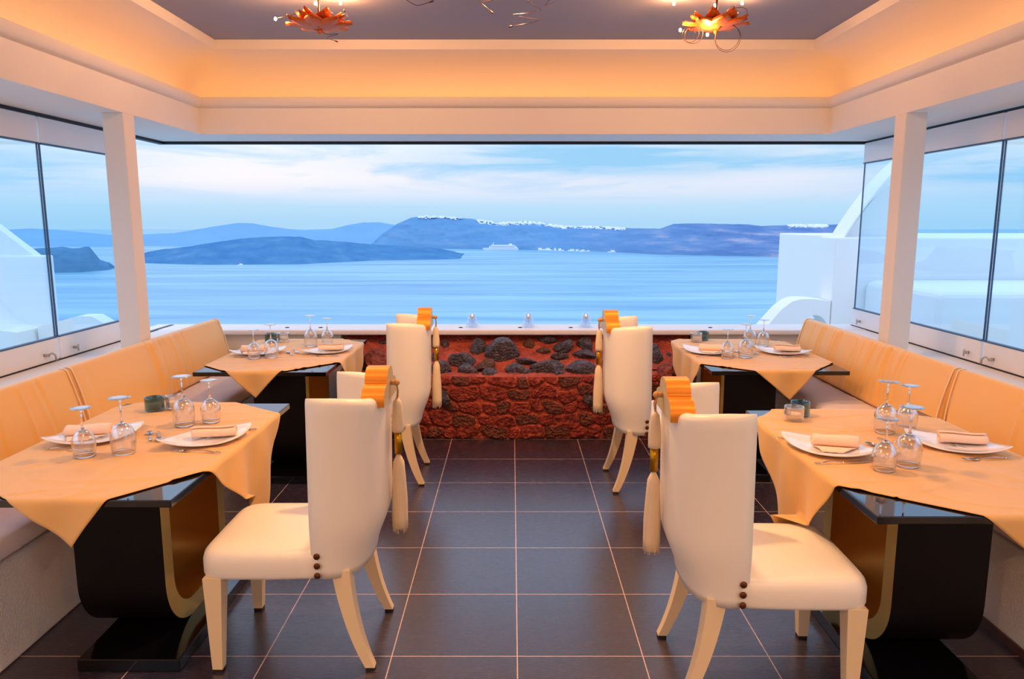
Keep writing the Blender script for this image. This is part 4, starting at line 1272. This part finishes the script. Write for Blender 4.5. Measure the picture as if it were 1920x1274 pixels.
for i, (x, y, s, lab) in enumerate(((360, 3860, 1.0, 'small white boat right of the cruise ship'), (500, 3760, 1.7, 'larger white boat below the striped cliffs'), (-960, 2640, .9, 'tiny white boat in front of the flat island'), (-900, 2400, 0, ''))):
    if not lab: continue
    if bt is None:
        bm = BM(); rows = []
        for k in range(9):
            t = k/8; w = 3*min(1, t*3+.05)
            rows.append([Vector((-12+24*t, -w*.7, 0)), Vector((-12+24*t, -w, 3)), Vector((-12+24*t, w, 3)), Vector((-12+24*t, w*.7, 0))])
        grid(bm, rows, close_u=True, cap=True); box(bm, -3, 8, -2, 2, 3, 7); bt = obj('boat', bm, 'ship_paint', None, False); o = bt
    else: o = copy_tree(bt)
    o.location = (x, y, -150); o.scale = (s, s, s); tag(o, lab, 'boat', 'boats on the bay')

# ------------------------------------------------------------------ whitewashed buildings just outside
def right_building():
    root = thing('whitewashed_house', 'white house with a stepped parapet outside the right windows', 'building', (4, 9, -1))
    def P(x, y, z): return (x-4, y-9, z+1)
    bm = BM(); box(bm, 3.875-4, 4.62-4, 0, .45, -3, 2.53, .02, 2); obj('pier', bm, 'white_wall', root, True, auto=15)
    bm = BM(); box(bm, .62, 8.5, .05, 4, -3, 2.52, .02, 2); obj('long_wall', bm, 'white_wall', root, True, auto=15)
    bm = BM(); box(bm, .25, 8.0, -1.6, .0, -3, 2.02, .10, 4); obj('terrace_block', bm, 'white_wall', root, True, auto=15)
    # curving parapet climbing to the right
    bm = BM(); rows = []
    for k in range(25):
        t = k/24
        x = -.02+.84*t; z = 2.53+1.05*math.sin(t*PI/2*.80)**.95
        rows.append([Vector((x, .25, z-.28*(t)-.02)), Vector((x, .02, z-.14*(1-t)*0)), Vector((x+.02, .02, z+.0)), Vector((x+.02, .42, z+.02)), Vector((x, .42, z-.3))])
    grid(bm, rows, close_u=True, cap=True)
    obj('parapet', bm, 'white_wall', root, True, auto=50)
    bm = BM(); pts = [(.10, 2.50)]
    for k in range(13):
        t = k/12; pts.append((.10+.70*t, 2.50+.86*math.sin(t*PI/2*.80)))
    pts += [(.80, 2.50)]
    prism(bm, pts, .30, .40, 'y'); obj('gable', bm, 'white_wall', root, False)
    return root
right_building()
def arch():
    root = thing('stair_arch', 'low white arch outside the parapet, left of the white house', 'arch', (3.5, 9, -1))
    def top(x):
        P = [(-.95, .35), (-.42, 1.42), (-.22, 1.66), (-.10, 1.755), (0, 1.785), (.15, 1.785), (.37, 1.76)]
        for (xa, za), (xb, zb) in zip(P, P[1:]):
            if xa <= x <= xb: return za+(zb-za)*(x-xa)/(xb-xa)
        return P[-1][1]
    def low(x):
        d = (x-.19)/.165
        return 1.38+.21*math.sqrt(max(0, 1-d*d)) if abs(d) < 1 else .3
    xs = [-.95+(1.32)*k/120 for k in range(121)]
    for s_ in (.0251, .3549): xs.append(s_)
    xs.sort(); bm = BM()
    grid(bm, [[Vector((x, 0, low(x))) for x in xs], [Vector((x, 0, top(x))) for x in xs], [Vector((x, .35, top(x))) for x in xs], [Vector((x, .35, low(x))) for x in xs]], close_v=True)
    obj('arch_wall', bm, 'white_wall', root, False)
    bm = BM(); box(bm, .20, .36, .32, .345, .35, 1.50); obj('inner_wall', bm, 'white_wall', root, False)
arch()
def left_building():
    root = thing('whitewashed_stair', 'white stair wall outside the left windows', 'building', (-6, 9, -1))
    bm = BM(); box(bm, -3.0, .37, 0, .2, -3, 2.31, .02, 2); obj('wall', bm, 'white_wall', root, True, auto=15)
    bm = BM(); prism(bm, [(-2.2, 2.31), (-2.2, 4.3), (.22, 2.31)], .05, .2, 'y'); obj('sloping_parapet', bm, 'white_wall', root, False)
    bm = BM(); pts = [(-2.2, 1.0)]
    for k in range(11):
        a = (PI/2)*k/10; pts.append((-.25-1.0*math.cos(PI/2-a)*-1-1.0, 1.5+.9*(1-math.sin(a))-.05))
    pts.append((.36, 1.45)); pts.append((.36, 1.0))
    pts = [(-2.2, 1.0), (-2.2, 2.2), (-.5, 2.0), (-.22, 1.75), (-.05, 1.56), (.1, 1.47), (.30, 1.45), (.36, 1.0)]
    prism(bm, pts, -.5, 0, 'y'); obj('stair_flank', bm, 'white_wall', root, False)
    root2 = thing('vaulted_roof', 'low white vaulted roof outside the left windows, right of the stair wall', 'roof', (-5.1, 9, -1))
    bm = BM(); pts = [(-.56, -1), (-.56, 1.47), (-.30, 1.54), (-.08, 1.60), (.10, 1.60), (.26, 1.50), (.50, 1.33), (.9, 1.1), (.9, -1)]
    prism(bm, pts, -.2, .05, 'y'); obj('vault', bm, 'white_wall', root2, False)
left_building()
